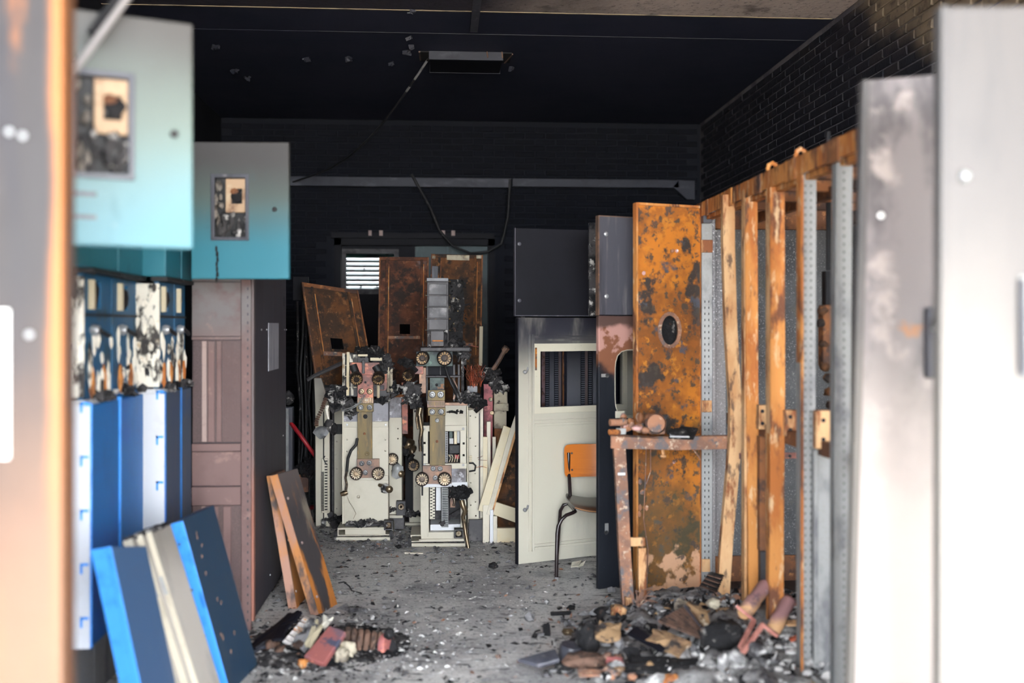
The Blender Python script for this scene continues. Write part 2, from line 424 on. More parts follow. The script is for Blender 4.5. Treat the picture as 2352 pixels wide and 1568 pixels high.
M_rustpost = rust('bright_orange_rust', (164, 98, 50), (190, 128, 70), (104, 66, 48), (206, 172, 134), 7, seed=4, st=(1, 1, .3), extra=[L((74, 60, 54), 9, .62, .7, (1, 1, .4), seed=21, a=.8)])
M_rustpost2 = rust('pale_orange_rust', (184, 138, 96), (204, 164, 122), (132, 82, 54), (84, 66, 58), 6, seed=11, st=(1, 1, .35))
M_rustdark = rust('brown_rust', (104, 70, 52), (134, 86, 54), (74, 56, 50), (166, 116, 76), 3.5, seed=7)
M_rustpanel = rust('mottled_rust', (62, 46, 37), (100, 64, 38), (44, 38, 36), (128, 88, 56), 5, seed=2, extra=[L((130, 118, 104), 3.4, .66, .74, a=.8, seed=30)])
M_rustpanel2 = rust('red_brown_rust', (66, 43, 36), (94, 57, 40), (46, 38, 36), (120, 78, 56), 5, seed=8, extra=[L((112, 108, 112), 3, .6, .72, a=.7, seed=20)])
M_rustgrey = rust('scaled_rust', (122, 92, 78), (154, 110, 86), (96, 92, 94), (188, 166, 146), 6, seed=13)
M_rustdoor = mat('orange_and_black_rust', (190, 114, 36), [
    L((120, 72, 34), 1.8, .42, .6, seed=1), L((142, 84, 34), 9, .5, .62, seed=15, a=.8), L((58, 50, 46), 4.6, .535, .605, seed=4), L((206, 132, 36), 2.6, .56, .7, seed=19, a=.7), L((70, 62, 54), 21, .55, .63, seed=14, a=.9), L((72, 76, 86), 9, .58, .66, seed=9, a=.9), L((190, 120, 40), 15, .57, .66, seed=6, a=.85),
    PL((84, 76, 50), (0, 0, -1), .62, .3, .5, 7, .55), PL((206, 160, 128), (.1, 0, -1), -.03, .05, .8, 7, .85), L((66, 60, 58), 15, .58, .66, seed=12, a=.85)], rough=.75, bump=(60, .4, .003), spec=.35)
M_blackpanel = mat('soot_black_paint', (20, 20, 27), [L((16, 16, 22), 3, .42, .66), L((60, 60, 66), 60, .7, .76, a=.6, seed=3)], rough=.6, spec=.15)
M_greypanel = mat('scorched_grey_paint', (72, 72, 80), [L((54, 54, 62), 3, .42, .66, st=(4, 4, .4)), L((112, 108, 110), 5, .55, .72, st=(5, 5, .3), seed=3, a=.8)], rough=.4)
M_blackdoor = mat('blackened_door_paint', (26, 29, 36), [L((19, 22, 29), 3, .42, .66, st=(3, 3, .4)), PL((124, 80, 58), (0, 0, 1), -1.27, .05, .16, 7, .9), PL((176, 134, 126), (0, 0, 1), -1.40, .03, .34, 13, .85), PL((60, 46, 42), (0, 0, 1), -1.5, .02, .06, 9, .9), L((96, 122, 118), 60, .7, .75, a=.6, seed=3)], rough=.55, spec=.25)
M_pinkscorch = mat('peeled_pink_scorch', (150, 104, 78), [L((190, 150, 146), 12, .46, .58), L((92, 66, 54), 16, .56, .66, seed=3), L((232, 206, 206), 22, .62, .68, seed=6)], rough=.55, bump=(30, .5, .004))
M_wood = mat('orange_plywood', (186, 106, 40), [L((158, 86, 34), 3, .42, .7, st=(1, 1, 7)), L((208, 128, 56), 5, .56, .75, st=(1, 1, 14), seed=3, a=.7)], rough=.28, spec=.6)
M_seat = mat('dark_varnished_plywood', (54, 48, 48), [L((40, 36, 36), 6, .45, .7, st=(1, 5, 1))], rough=.25, spec=.6)
M_plyedge = mat('plywood_edge', (150, 104, 62), rough=.5)
M_tubesteel = mat('brown_lacquered_tube', (34, 25, 26), rough=.25, spec=.4)
M_white_glow = mat('bright_white', (242, 242, 240), rough=.5)
M_steelclean = mat('galvanised_screw', (160, 162, 164), [L((150, 150, 152), 30, .5, .7)], rough=.3, metal=.4)
M_tray = mat('sooted_cable_tray', (50, 52, 62), [L((76, 76, 85), 7, .5, .7, st=(.4, 1, 1)), L((40, 42, 52), 3, .5, .7, seed=3)], rough=.6)
M_teal = mat('dark_teal_door', (46, 66, 68), [L((28, 36, 42), 2.5, .42, .66), L((66, 92, 90), 5, .6, .74, seed=3, st=(2, 2, .4))], rough=.5)
M_louver = mat('louver_slat_paint', (40, 66, 60), [L((16, 20, 22), 6, .48, .6)], rough=.5)
M_red = mat('red_hose', (158, 36, 46), rough=.4)
M_pinkboard = mat('pink_resin_board', (172, 96, 100), [L((120, 66, 72), 8, .45, .6), L((50, 42, 44), 10, .56, .64, seed=3), L((196, 120, 116), 14, .6, .7, seed=6)], rough=.6, bump=(30, .4, .004))
M_lime = mat('crumbling_lime_block', (176, 166, 146), [L((120, 110, 98), 9, .45, .62), L((66, 60, 56), 14, .6, .68, seed=3), L((190, 168, 110), 7, .62, .7, seed=6)], rough=.9, bump=(40, .7, .008))
M_redboard = mat('red_resin_slab', (152, 90, 86), [L((112, 90, 100), 6, .48, .62), L((204, 126, 108), 12, .56, .68, seed=3), L((70, 72, 90), 8, .57, .64, seed=7)], rough=.6, bump=(30, .3, .004))
M_brownmesh = mat('charred_brown_mesh', (96, 72, 60), [L((60, 46, 40), 16, .45, .6), L((150, 122, 104), 24, .6, .7, seed=3)], rough=.85, bump=(50, .8, .008))
M_cardboard = mat('scorched_tan_board', (150, 120, 88), [L((112, 86, 64), 6, .45, .65), L((206, 190, 168), 10, .58, .7, seed=3), L((48, 42, 40), 9, .54, .62, seed=6), L((44, 40, 40), 26, .57, .66, seed=8)], rough=.9, bump=(30, .6, .006))
M_foil = mat('crumpled_white_foil', (214, 208, 204), [L((206, 150, 92), 14, .58, .66), L((150, 146, 148), 10, .55, .68, seed=3)], rough=.45, bump=(24, .8, .01))
M_resintube = mat('scorched_pink_tube', (150, 112, 112), [PL((206, 160, 116), (0, 0, -1), .05, .02, .03, 8, 1, w=False), L((108, 84, 88), 10, .5, .66), L((196, 176, 172), 16, .62, .72, seed=3)], rough=.55, bump=(30, .4, .004))
M_pinkcopper = mat('pink_copper_bar', (206, 142, 130), [L((170, 110, 100), 12, .5, .65)], rough=.4, metal=.3)
M_label = mat('faded_plastic_label', (150, 150, 158), [L((110, 112, 122), 5, .48, .7, st=(4, 4, .5))], rough=.5)
M_leftpost = mat('flaking_rusted_door_paint', (42, 39, 41), [
    L((56, 48, 45), 2.2, .45, .65, st=(2, 2, .35)), L((38, 36, 41), 3, .52, .7, st=(3, 3, .3), seed=5),
    PL((150, 92, 46), (1, 0, 0), .742, .012, .022, 3, .9), L((112, 70, 42), 3.4, .57, .64, st=(2.4, 2, .5), seed=12, a=.8),
    PL((112, 84, 66), (0, 0, -1), 1.2, .4, .2, 2.5, .9)], rough=.6, bump=(12, .4, .006))  # last layer paints the sky-lit brightness onto the lower leaf
M_rightgrey = mat('sooted_grey_door_paint', (128, 121, 121), [
    L((88, 84, 86), 3, .45, .62, st=(2, 2, 1)), L((164, 153, 149), 6, .55, .68, seed=4), L((170, 116, 72), 5, .68, .72, seed=9, a=.8), PL((202, 190, 182), (0, 0, -1), 1.25, .38, .2, 3, .9)], rough=.6, bump=(14, .3, .004))  # last layer puts the daylight on the lower door into the colour
M_rightpale = mat('pale_grey_door_paint', (86, 83, 83), [L((80, 78, 79), 3, .45, .65, st=(3, 3, .6)), L((70, 70, 74), 5, .66, .74, seed=4, a=.5), PL((124, 118, 112), (0, 0, -1), 1.5, .4, .2, 3, .9)], rough=.5, bump=(12, .2, .004))  # lower part painted lighter in place of incoming sky light
M_conduit = mat('grey_plastic_conduit', (132, 127, 126), [L((96, 93, 93), 4, .5, .7)], rough=.5)

# ------------------------------------------------------------------ the room
XR, XL, YB, YF, ZC = 2.82, -2.3, 11.2, -1.5, 3.7
Z3 = (0, 0, 1)
def struct(mb, name, m, parent=None, **k):
    o = part(mb, name, m, parent, **k)
    if parent is None: o['kind'] = 'structure'
    return o
floor = struct(MB().box(XL - .3, YF - .3, -.2, XR + .3, YB + .3, 0), 'floor', M_floor)
struct(MB().box(-30, -30, -.25, 30, -.2, -.03), 'ground_outside', M_outside)
# ceiling of broad slabs across the room
yj1, yj2 = G(1916, 43.5, ZC).y, G(1843, 93, ZC).y
ceil = struct(MB().box(XL - .3, YF, ZC + .03, XR + .3, YB + .3, ZC + .25), 'ceiling', M_dark)
for k, (a, b) in enumerate(((YF, 1.6), (1.6, 3.6), (3.6, 5.5), (5.5, yj1), (yj1, yj2), (yj2, YB))):
    part(MB().box(XL, a + .006, ZC, XR - .0, b - .006, ZC + .03), 'ceiling_slab', M_ceil_near if k < 4 else M_ceil, ceil, bev=.004)
part(MB().box(XL, yj1 - .008, ZC - .004, XR - .02, yj1 + .008, ZC + .01), 'joint_strip', M_joint, ceil)
part(MB().box(-.9, yj2 - .006, ZC - .003, XR - .02, yj2 + .006, ZC + .01), 'joint_strip', M_joint2, ceil)
# right wall: mortar bed with each brick standing proud of it
wr = struct(MB().box(XR + .012, YF, 0, XR + .3, YB + .3, ZC + .028), 'wall_right', M_mortar)
def make_brick(name, axis, m, ln, seed):
    R = random.Random(seed)
    h, t, e = .054, .03, .005
    j = lambda: R.uniform(-.0025, .0025)
    q = []
    for s, dd in ((0, 0), (1, t)):
        ee = e if s == 0 else 0
        for a, c in ((-ln / 2 + ee, -h / 2 + ee), (ln / 2 - ee, -h / 2 + ee), (ln / 2 - ee, h / 2 - ee), (-ln / 2 + ee, h / 2 - ee)):
            q.append((a + j(), dd + (j() if s == 0 else 0), c + j()))
    q2 = [(-ln / 2, e, -h / 2), (ln / 2, e, -h / 2), (ln / 2, e, h / 2), (-ln / 2, e, h / 2)]
    pts = q[:4] + q2 + q[4:]
    fs = [(0, 1, 2, 3)] + [(i, 4 + i, 4 + (i + 1) % 4, (i + 1) % 4) for i in range(4)] + [(4 + i, 8 + i, 8 + (i + 1) % 4, 4 + (i + 1) % 4) for i in range(4)]
    if axis == 'y': pts = [(b, -a, c) for a, b, c in pts]
    me = bpy.data.meshes.new(name)
    me.from_pydata(pts, [], [f[::-1] if axis == 'x' else f[::-1] for f in fs])
    me.materials.append(m)
    me.update()
    return me
def brickwork(wall, axis, fixed, u0, u1, z0, z1, mats, rank, skip=lambda u, z: False, length=.21, seed=5):
    """running bond: the 300 that show largest are objects, the others one mesh"""
    R = random.Random(seed)
    pit, ch, cells = length + .012, .066, []
    row = 0
    z = z0
    while z + ch <= z1 + .001:
        u = u0 + (pit / 2 if row % 2 else 0)
        while u + length <= u1:
            if not skip(u + length / 2, z + ch / 2): cells.append((u + length / 2, z + ch / 2))
            u += pit
        z += ch; row += 1
    cells.sort(key=rank)
    ms = [make_brick('brick', axis, mats[i % len(mats)], length, seed + i) for i in range(8)]
    wl = WL[wall.name]
    for u, zz in cells[:298]:
        o = bpy.data.objects.new('brick', R.choice(ms))
        COL.objects.link(o)
        o.parent = wall
        dp = R.uniform(-.003, .003)
        o.location = (Vector((fixed + dp, u, zz)) if axis == 'y' else Vector((u, fixed + dp, zz))) - wl
    mb = MB()
    for u, zz in cells[298:]:
        me = R.choice(ms)
        sh = Vector((fixed, u, zz)) if axis == 'y' else Vector((u, fixed, zz))
        mb.add([v.co + sh for v in me.vertices], [tuple(f.vertices) for f in me.polygons])
    if mb.v: part(mb, 'brick_courses', mats[0], wall, kind='stuff')
brickwork(wr, 'y', XR - .002, 1.6, YB - .02, ZC - 55 * .066 - .03, ZC - .03, M_brick,
          rank=lambda c: (0 if c[1] > 1.5 + .248 * (c[0]) + .13 else 50) + (c[0] if c[0] > 5.65 else 300))
# back wall, with the opening of the double door
D0, D1, DZ = PY(768, 700, YB).x, PY(1136, 700, YB).x, PY(900, 548, YB).z
wb = struct(MB().box(XL - .3, YB + .012, 0, D0, YB + .3, ZC + .028).box(D1, YB + .012, 0, XR + .3, YB + .3, ZC + .028).box(D0, YB + .012, DZ, D1, YB + .3, ZC + .028), 'wall_back', M_bmortar)
brickwork(wb, 'x', YB, XL, XR, .02, ZC, M_bbrick, rank=lambda c: abs(c[0] - .7) * 1.2 + abs(c[1] - 2.6), skip=lambda u, z: (D0 - .11 < u < D1 + .11 and z < DZ + .03))
struct(MB().box(XL - .3, YF, 0, XL, YB + .3, ZC + .028), 'wall_left', M_blackwall)
# front wall round the wide doorway the camera looks through
struct(MB().box(XL - .3, YF - .3, 0, -2.1, YF, ZC).box(2.6, YF - .3, 0, XR + .3, YF, ZC).box(-2.1, YF - .3, 3.2, 2.6, YF, ZC), 'wall_front', M_blackwall)
struct(MB().box(XL - .6, YF - .3, ZC + .26, XR + .6, YB + .6, ZC + .5), 'roof', M_blackwall)
# the double door in the back wall
bd = FY(YB + .1)
dr = MB()
for a0, a1, c0, c1 in ((D0, D0 + .07, 0, DZ), (D1 - .07, D1, 0, DZ), (D0, D1, DZ - .07, DZ)):
    dr.fb(bd, a0, a1, c0, c1, -.11, .1)
door = struct(dr, 'door_1', M_blackpanel)
la0, lc0 = bd.uv(795, 664); la1, lc1 = bd.uv(905, 583)
mid = (D0 + D1) / 2
part(MB().holes(bd, D0 + .06, mid + .0, -.01, DZ - .06, [(la0, lc0, la1, lc1)], .05), 'door_leaf', M_blackpanel, door)
part(MB().holes(bd, mid + .0, D1 - .06, -.01, DZ - .06, [], .05), 'door_leaf', M_teal, door, label='dark teal door leaf')
lf = part(MB().fb(bd, la0 - .05, la0, lc0 - .05, lc1 + .05, -.02, .06).fb(bd, la1, la1 + .05, lc0 - .05, lc1 + .05, -.02, .06).fb(bd, la0, la1, lc1, lc1 + .05, -.02, .06).fb(bd, la0, la1, lc0 - .05, lc0, -.02, .06), 'louver_frame', M_darksteel, door)
for k in range(8):
    zz = lc0 + (lc1 - lc0) * (k + .2) / 7.6
    part(MB().slab([bd.W(la0, .0, zz - .006), bd.W(la1, .0, zz - .006), bd.W(la1, .055, zz + .022), bd.W(la0, .055, zz + .022)], .026), 'slat', M_louver, lf)
R = random.Random(3)
mb = MB()
for k in range(46):
    a, c = R.uniform(la0, la1), R.uniform(lc0, lc1)
    mb.shards(bd.W(a, .03, c), (.01, .005, .008), 1, k, .011, .5)
part(mb, 'charred_flakes', M_char, lf, kind='stuff')
# white brackets and the bar along the lintel
tr = MB()
tr.pr(FY(YB - .06), 760, 536, 1135, 546, .05)
lin_ = struct(tr, 'trim_1', M_blackpanel)
for x0, x1 in ((846, 853), (871, 879), (1014, 1022), (1037, 1045)):
    part(MB().pr(FY(YB - .1), x0, 529, x1, 541, .04), 'bracket', M_pale, lin_)
# cable tray along the back wall with the sloping run at its end
ty = FY(YB - .12)
ct = MB().pr(ty, 560, 409.5, 1175, 425, .1)
o = part(ct, 'cable_duct', M_tray, bev=.004); tag(o, 'long dusty grey cable duct across the black back wall', 'cable duct')
ct = MB().pr(ty, 1177, 413, 1560, 428, .1)
ct.ppoly(ty, [(1546, 428), (1578, 458), (1596, 458), (1596, 415), (1558, 413)], .1)
o = part(ct, 'cable_duct', M_tray, bev=.004); tag(o, 'smoother grey cable duct length with a sloping bend at the brick corner', 'cable duct')
# ------------------------------------------------------------------ things along the left: foreground door, switchgear, grey cabinet
def lerp(a, b, t): return a + (b - a) * t
M_leftfold = mat('rusted_fold', (96, 62, 40), [L((70, 58, 54), 3, .5, .66, st=(1, 1, .5))], rough=.7)
# blurred rusty door right beside the camera
f = FY(2.06)
x1 = PY(173, 600, 2.135).x
root = thing('burnt_cabinet_door', 'flaking orange and grey rusted door edge nearest the camera, beside the turquoise doors', 'cabinet door', (x1 - .3, 2.06, 0))
mb = MB().fb(f, x1 - .62, x1, .0, 2.2, 0, .03)
part(mb, 'door_leaf', M_leftpost, root, bev=.006)
part(MB().fb(f, x1 - .62, x1, 0, 2.2, .03, .034).fb(f, x1 - .03, x1, 0, 2.2, .034, .075), 'folded_edge', M_leftfold, root, bev=.003)
for px, py in ((22, 303), (53, 312), (68, 768)):
    part(MB().lathe([(.0065, 0), (.0065, .004), (.003, .006)], f.at(px, py), (0, -1, 0), 12), 'screw', M_steelclean, root)
part(MB().pr(f, -60, 712, 22, 1052, .004, -.005), 'opening_plate', M_white_glow, root, label='white plate standing in for a bright opening')  # plain white plate added where a bright opening would show
# slanting conduit hanging from the ceiling
p0, p1 = P(166, 168, 2.6), P(288, 2, 2.75)
dv = (p1 - p0)
mb = MB().tube([p0 - dv * 1.1, p0, p1, p1 + dv * 2.02], .011, 10)
cd_ = thing('hanging_conduit', 'pale grey conduit slanting down in front of the big turquoise door', 'conduit', p0 - dv * 1.1)
part(mb, 'tube', M_conduit, cd_, smooth=40)
off = Vector((-.03, .01, 0))
part(MB().tube([p1 - dv * .45 + off, p1 - dv * .2 + off * 1.1, p1 + dv * .15 + off * .8, p1 + dv * 2 + off], .012, 8), 'burnt_sleeve', M_rubber, cd_, smooth=40)

# the blue switchgear units: face plane at lateral X, running away along the wall
ZB, ZM, ZU, ZT = .30, 1.225, 1.70, 2.36
def sidefr(X): return Fr((X, 0, 0), (0, 1, 0))
M_midteal = mat('scorched_teal_enamel', (18, 84, 122), [L((30, 66, 84), 5, .48, .66), L((70, 86, 92), 9, .6, .7, seed=4), L((20, 24, 30), 12, .62, .7, seed=7)], rough=.5)
units = []   # (Y0, Y1, X, paint, shade name)
def yx(px, X): # depth along the wall at which a vertical face at X shows in column px
    u = (px - 1176) / FOC
    return X * (cos(TH) - u * sin(TH)) / (u * cos(TH) + sin(TH))
XA, XB2 = -1.3, -1.21
ya0, ya1, yb0, yb1 = yx(207, XA), yx(330, XA), yx(378, XB2), yx(452, XB2)
yam, ybm = yx(274, XA), yx(415, XB2)
labs = ['bright blue switchgear cabinet nearest the camera, with a white end plate', 'second blue switchgear cabinet, just before the white blistered end plate', 'blackened blue switchgear cabinet right behind the second white end plate', 'darkest blue switchgear cabinet, touching the pinkish perforated cabinet']
for k, (y0, y1, X, mp) in enumerate(((ya0, yam, XA, M_blue), (yam, ya1, XA, M_blue), (ya1 + .0, ybm, XB2, M_bluedark), (ybm, yx(577, -.925) - .012, XB2, M_bluedark))):
    f = sidefr(X)
    t = thing('switchgear_cabinet', labs[k], 'cabinet', ((X + XL) / 2, (y0 + y1) / 2, 0), 'blue switchgear along the left wall')
    units.append(t)
    xi = XL + .32
    body = MB().box(xi, y0 + .004, ZB, X - .02, y1 - .004, ZM).box(xi, y0 + .004, ZM, X - .14, y1 - .004, ZU)
    part(body, 'body', M_white if k in (0, 2) else mp, t, bev=.003)
    part(MB().box(xi, y0 + .004, 0, X - .1, y1 - .004, ZB - .002), 'plinth', M_galv, t)
    part(MB().fb(f, y0 + .006, y1 - .006, ZB, ZM - .02, -.0, .02), 'lower_panel', mp, t, bev=.004)
    part(MB().fb(f, y0 - .0, y0 + .012, ZB, ZM - .01, -.006, .02), 'edge_trim', M_blueedge if k < 2 else M_blue, t, bev=.002)
    # middle compartment: panel with an instrument window, handles, dribbles of burnt plastic
    wd = y1 - y0
    xm = .03
    mid_ = MB().holes(f, y0 + .008, y1 - .008, ZM, ZU, [(y0 + wd * .22, 1.57, y0 + wd * .62, 1.675)], .02, xm)
    part(mid_, 'middle_panel', M_midteal, t, bev=.002)
    part(MB().fb(f, y0 + .004, y1 - .004, 1.54, 1.55, xm - .006, xm + .02), 'joint_bar', M_rubber, t)
    wn = part(MB().fb(f, y0 + wd * .2, y0 + wd * .28, 1.565, 1.68, xm - .02, xm + .03), 'instrument_frame', M_creamwarm, t, bev=.004)
    part(MB().lump(f.W(y0 + wd * .5, xm + .02, 1.62), (.03, wd * .1, .05), k, 2, .5), 'burnt_instrument', M_char, wn, smooth=60)
    hd = part(MB().lathe([(.02, 0), (.024, .012), (.018, .03)], f.W(y0 + wd * .3, xm, 1.487), (1, 0, 0), 14), 'rotary_knob', M_steelclean, t, smooth=40)
    part(MB().tube([f.W(y0 + wd * .3, xm - .03, 1.487), f.W(y0 + wd * .45, xm - .04, 1.47), f.W(y0 + wd * .6, xm - .035, 1.465)], .009, 8), 'knob_lever', M_rubber, hd, smooth=40)
    R = random.Random(40 + k)
    mb = MB()
    for q in range(15):
        a = y0 + wd * R.uniform(.08, .94)
        c = R.uniform(1.26, 1.46)
        mb.lump(f.W(a, xm - .006, c), (.009, .010, R.uniform(.02, .075)), q + k * 11, 1, .4)
    part(mb, 'dribbled_plastic', M_whiteburnt, t, smooth=60, kind='stuff')
    for q in range(2):
        a = y0 + wd * (.25 + .4 * q)
        part(MB().lump(f.W(a, xm - .008, 1.285), (.012, .013, .06), q + k * 3 + 70, 2, .3), 'copper_strap', M_rustpost, t, smooth=60)
    mb = MB()
    mb.shards(f.W((y0 + y1) / 2, .01, ZM + .005), (.03, wd * .5, .018), 26, k + 60, .018, .4)
    part(mb, 'ash_ledge', M_charash, t, kind='stuff')
    # upper compartment
    part(MB().box(xi, y0 + .004, ZU + .022, X - .004 if k < 2 else X + .004, y1 - .004, ZT), 'upper_compartment', M_turq_dark, t, bev=.004)
    part(MB().fb(f, y0 + .006, y1 - .006, ZU + .002, ZU + .02, -.012, .06), 'lower_lip', M_rubber, t)
    if k in (0, 2):   # end plates towards the camera
        xo = X - (.075 if k == 0 else .1)
        e = Fr((0, y0, 0), (1, 0, 0))
        ep = MB().fb(e, xo, X, ZB, ZM - .02, -.004, .004)
        ep = part(ep, 'end_plate', M_white, t, bev=.002)
        for q in range(5):
            c = ZB + .09 + q * .2
            part(MB().fb(e, X - .035, X - .004, c + .02, c + .03, -.007, 0).fb(e, X - .035, X - .026, c - .01, c + .03, -.007, 0), 'blue_hook', M_blueedge, ep)
        part(MB().fb(e, X - .13, X - .02, ZM + .01, ZU - .01, -.012, .004), 'blistered_end_strip', M_whiteburnt, t, bev=.004)
        mb = MB()
        for q in range(22):
            mb.lump(e.W(X - .02 - R.uniform(0, .1), -.014, R.uniform(ZM + .03, ZU - .03)), (.012, .008, .024), q + 90, 1, .5)
        part(mb, 'blisters', M_whiteburnt, t, kind='stuff', smooth=60)
# recessed unit that carries the big turquoise door, hidden for the most part
y0, y1 = 2.74, ya0 - .004
t = thing('switchgear_cabinet', 'recessed turquoise switchgear cabinet carrying the big open door, behind the rusted door edge', 'cabinet', (-1.8, (y0 + y1) / 2, 0), 'blue switchgear along the left wall')
part(MB().box(XL + .32, y0, .0, -1.46, y1, ZU), 'body', M_blue, t, bev=.004)
part(MB().box(XL + .32, y0, ZU + .022, -1.3, y1, ZT), 'upper_compartment', M_turq_dark, t, bev=.004)

# the two open turquoise doors, swung out to face the doorway
M_meter = mat('scorched_meter_face', (168, 140, 112), [L((110, 80, 60), 10, .5, .66), L((176, 156, 130), 14, .58, .7, seed=3)], rough=.6)
M_paledrip = mat('scorched_pale_drip', (120, 112, 104), [L((60, 54, 50), 20, .45, .62)], rough=.6)
def turq_door(cab, label, y, pxr, pyr, hinge_x, ztop, zbot, paint, win, knob, slots, drip, dy=-.02):
    fr = Fr((hinge_x, y - dy, 0), (PY(pxr, 500, y).x - hinge_x, dy, 0))
    wdt = fr.uv(pxr, 500)[0]
    a0, c0 = fr.uv(win[0], win[3]); a1, c1 = fr.uv(win[2], win[1])
    t = part(MB().holes(fr, 0, wdt, zbot, ztop, [(a0, c0, a1, c1)], .022), 'open_door', paint, cab, bev=.004, label=label)
    part(MB().fb(fr, wdt - .012, wdt, zbot, ztop, .022, .04).fb(fr, 0, wdt, zbot, zbot + .012, .022, .04).fb(fr, 0, wdt, ztop - .012, ztop, .022, .04), 'folded_rim', paint, t)
    w_ = t
    part(MB().holes(fr, a0 - .008, a1 + .008, c0 - .008, c1 + .008, [(a0 + .008, c0 + .008, a1 - .008, c1 - .008)], .02, -.008), 'window_frame', M_greypanel, t, bev=.002)
    part(MB().fb(fr, a0, a1, c0, c1, .03, .05), 'window_backing', M_rubber, w_)
    h = c1 - c0
    part(MB().holes(fr, lerp(a0, a1, .36), a1 - .008, lerp(c0, c1, .42), c1 - .012, [(lerp(a0, a1, .52), lerp(c0, c1, .56), lerp(a0, a1, .84), lerp(c0, c1, .8))], .014, .004), 'meter_face', M_meter, w_, bev=.003)
    part(MB().lump(fr.W(lerp(a0, a1, .68), .012, lerp(c0, c1, .68)), (wdt * .07, .012, h * .11), 3, 2, .45), 'melted_meter', M_char, w_, smooth=60)
    part(MB().lump(fr.W(lerp(a0, a1, .62), .004, lerp(c0, c1, .76)), (wdt * .04, .01, h * .05), 5, 2, .45), 'scorched_coil', M_rustdark, w_, smooth=60)
    mb = MB()
    R = random.Random(int(wdt * 1000))
    for q in range(16):
        mb.lump(fr.W(lerp(a0, a1, R.uniform(.08, .95)), .01, lerp(c0, c1, R.uniform(.04, .4))), (.012, .012, h * R.uniform(.05, .16)), q, 1, .5)
    part(mb, 'charred_drips', M_charash, w_, smooth=60, kind='stuff')
    mb = MB()
    for q in range(9):
        mb.lump(fr.W(lerp(a0, a1, R.uniform(.05, .26)), .006, lerp(c0, c1, R.uniform(.05, .9))), (.01, .01, h * R.uniform(.04, .12)), q + 30, 1, .5)
    part(mb, 'pale_drips', M_paledrip, w_, smooth=60, kind='stuff')
    kb = fr.at(*knob)
    part(MB().lathe([(.011, -.002), (.011, .006), (.008, .009), (.004, .005)], kb, -fr.ey, 16), 'lock', M_darksteel, t, smooth=40)
    for s_ in slots:
        part(MB().pr(fr, *s_, .003, -.002), 'vent_slot', M_greypanel, t)
    if drip:
        mb = MB()
        for q in range(7):
            a, c = fr.uv(drip[0] + (q % 3 - 1), lerp(drip[1], drip[2], q / 6))
            mb.lump(fr.W(a, -.004, c), (.006, .005, .016), q, 1, .5)
        part(mb, 'burnt_dribble', M_char, t, smooth=60)
    return t
Y1d = 2.95
turq_door(t, 'larger open turquoise door with grey sooted top, in front of the blue cabinets', Y1d, 443, 500, -1.14, PY(420, 55, Y1d).z, PY(420, 571, Y1d).z, M_turq, (168, 176, 302, 400), (400, 308), [(150, 441, 222, 448), (150, 494, 222, 501)], None, .2)
Y2d = yx(443, -1.13) - .03
turq_door(units[3], 'smaller open turquoise door above the pinkish perforated cabinet', Y2d, 663, 500, -1.135, PY(560, 325, Y2d).z, PY(560, 640, Y2d).z, M_turq_dark, (489, 404, 568, 548), (631, 481), [], (499, 572, 642))

# grey cabinet with the perforated front
Xs = -.925
yf0 = yx(577, Xs)
yf1 = yx(657, Xs)
t = thing('perforated_cabinet', 'tall sooted cabinet with pinkish perforated front and dark side', 'cabinet', (Xs - .3, (yf0 + yf1) / 2, 0))
x0 = PY(438, 800, yf0).x
zt = 2.2
f = FY(yf0)
part(MB().box(x0, yf0 + .03, .04, Xs, yf1, zt), 'body', M_grime, t, bev=.004)
fs = sidefr(Xs)
px1 = 553
def row(y0, y1, m, nm, dep=.012, off=-.0):
    return part(MB().pr(f, 441, y0, px1, y1, dep, off), nm, m, t, bev=.001)
row(560, 646, M_grimepink, 'top_plate'); row(648, 772, M_grimepink, 'upper_plate')
row(773, 780, M_grimepink, 'cross_rail', .016, -.006)
row(781, 1017, M_mesh, 'perforated_sheet', .006, .012)
row(1018, 1036, M_grimepink, 'cross_rail', .016, -.006); row(1037, 1116, M_grimepink, 'middle_plate')
row(1117, 1160, M_grimepink, 'cross_rail', .016, -.006); row(1161, 1428, M_mesh, 'perforated_sheet', .006, .012)
row(1429, 1446, M_rustdark, 'cross_rail', .014, -.006)
for q, (xa, xb, ya_, yb_, m) in enumerate(((463, 474, 783, 1015, M_pale), (477, 492, 783, 1015, M_grimepink), (497, 508, 783, 1015, M_grimepink), (462, 470, 1163, 1330, M_pale), (486, 500, 1163, 1400, M_grimepink), (512, 530, 1163, 1300, M_grimepink))):
    part(MB().pr(f, xa, ya_, xb, yb_, .012, .003), 'vertical_strip', m, t, bev=.002)
mb = MB()
for xx in range(512, 552, 4):
    mb.pr(f, xx, 783, xx + 1.6, 1015, .005, .008)
part(mb, 'fluting', M_grimepink, t, kind='stuff')
part(MB().pr(f, 554, 560, 577, 1448, .03, -.004), 'corner_post', M_grimepink, t, bev=.003)
mb = MB()
for k in range(40):
    y = 660 + k * 19.5
    mb.pr(f, 568, y, 571, y + 6, .002, -.0055)
part(mb, 'slot_holes', M_grime, t, kind='stuff')
part(MB().fb(fs, yf0 + .002, yf0 + .045, .05, 2.15, -.012, .0), 'side_trim', mat('orange_scorched_trim', (150, 98, 82), [PL((96, 84, 84), (0, 0, 1), -.75, .3, .1, 3)], rough=.5), t, bev=.003)
part(MB().pr(f, 430, 1448, 575, 1462, .05, -.02), 'base_rail', M_white, t, bev=.003)
a0, c0 = fs.uv(616, 852); a1, c1 = fs.uv(639, 742)
part(MB().fb(fs, a0, a1, c0, c1, -.003, 0), 'faded_label', M_label, t)
for px, py in ((600, 757), (612, 757), (653, 757), (657, 757), (650, 1000), (620, 1320)):
    part(MB().lathe([(.005, 0), (.004, .004)], fs.at(px, py), (1, 0, 0), 8), 'rivet', M_steelclean, t)
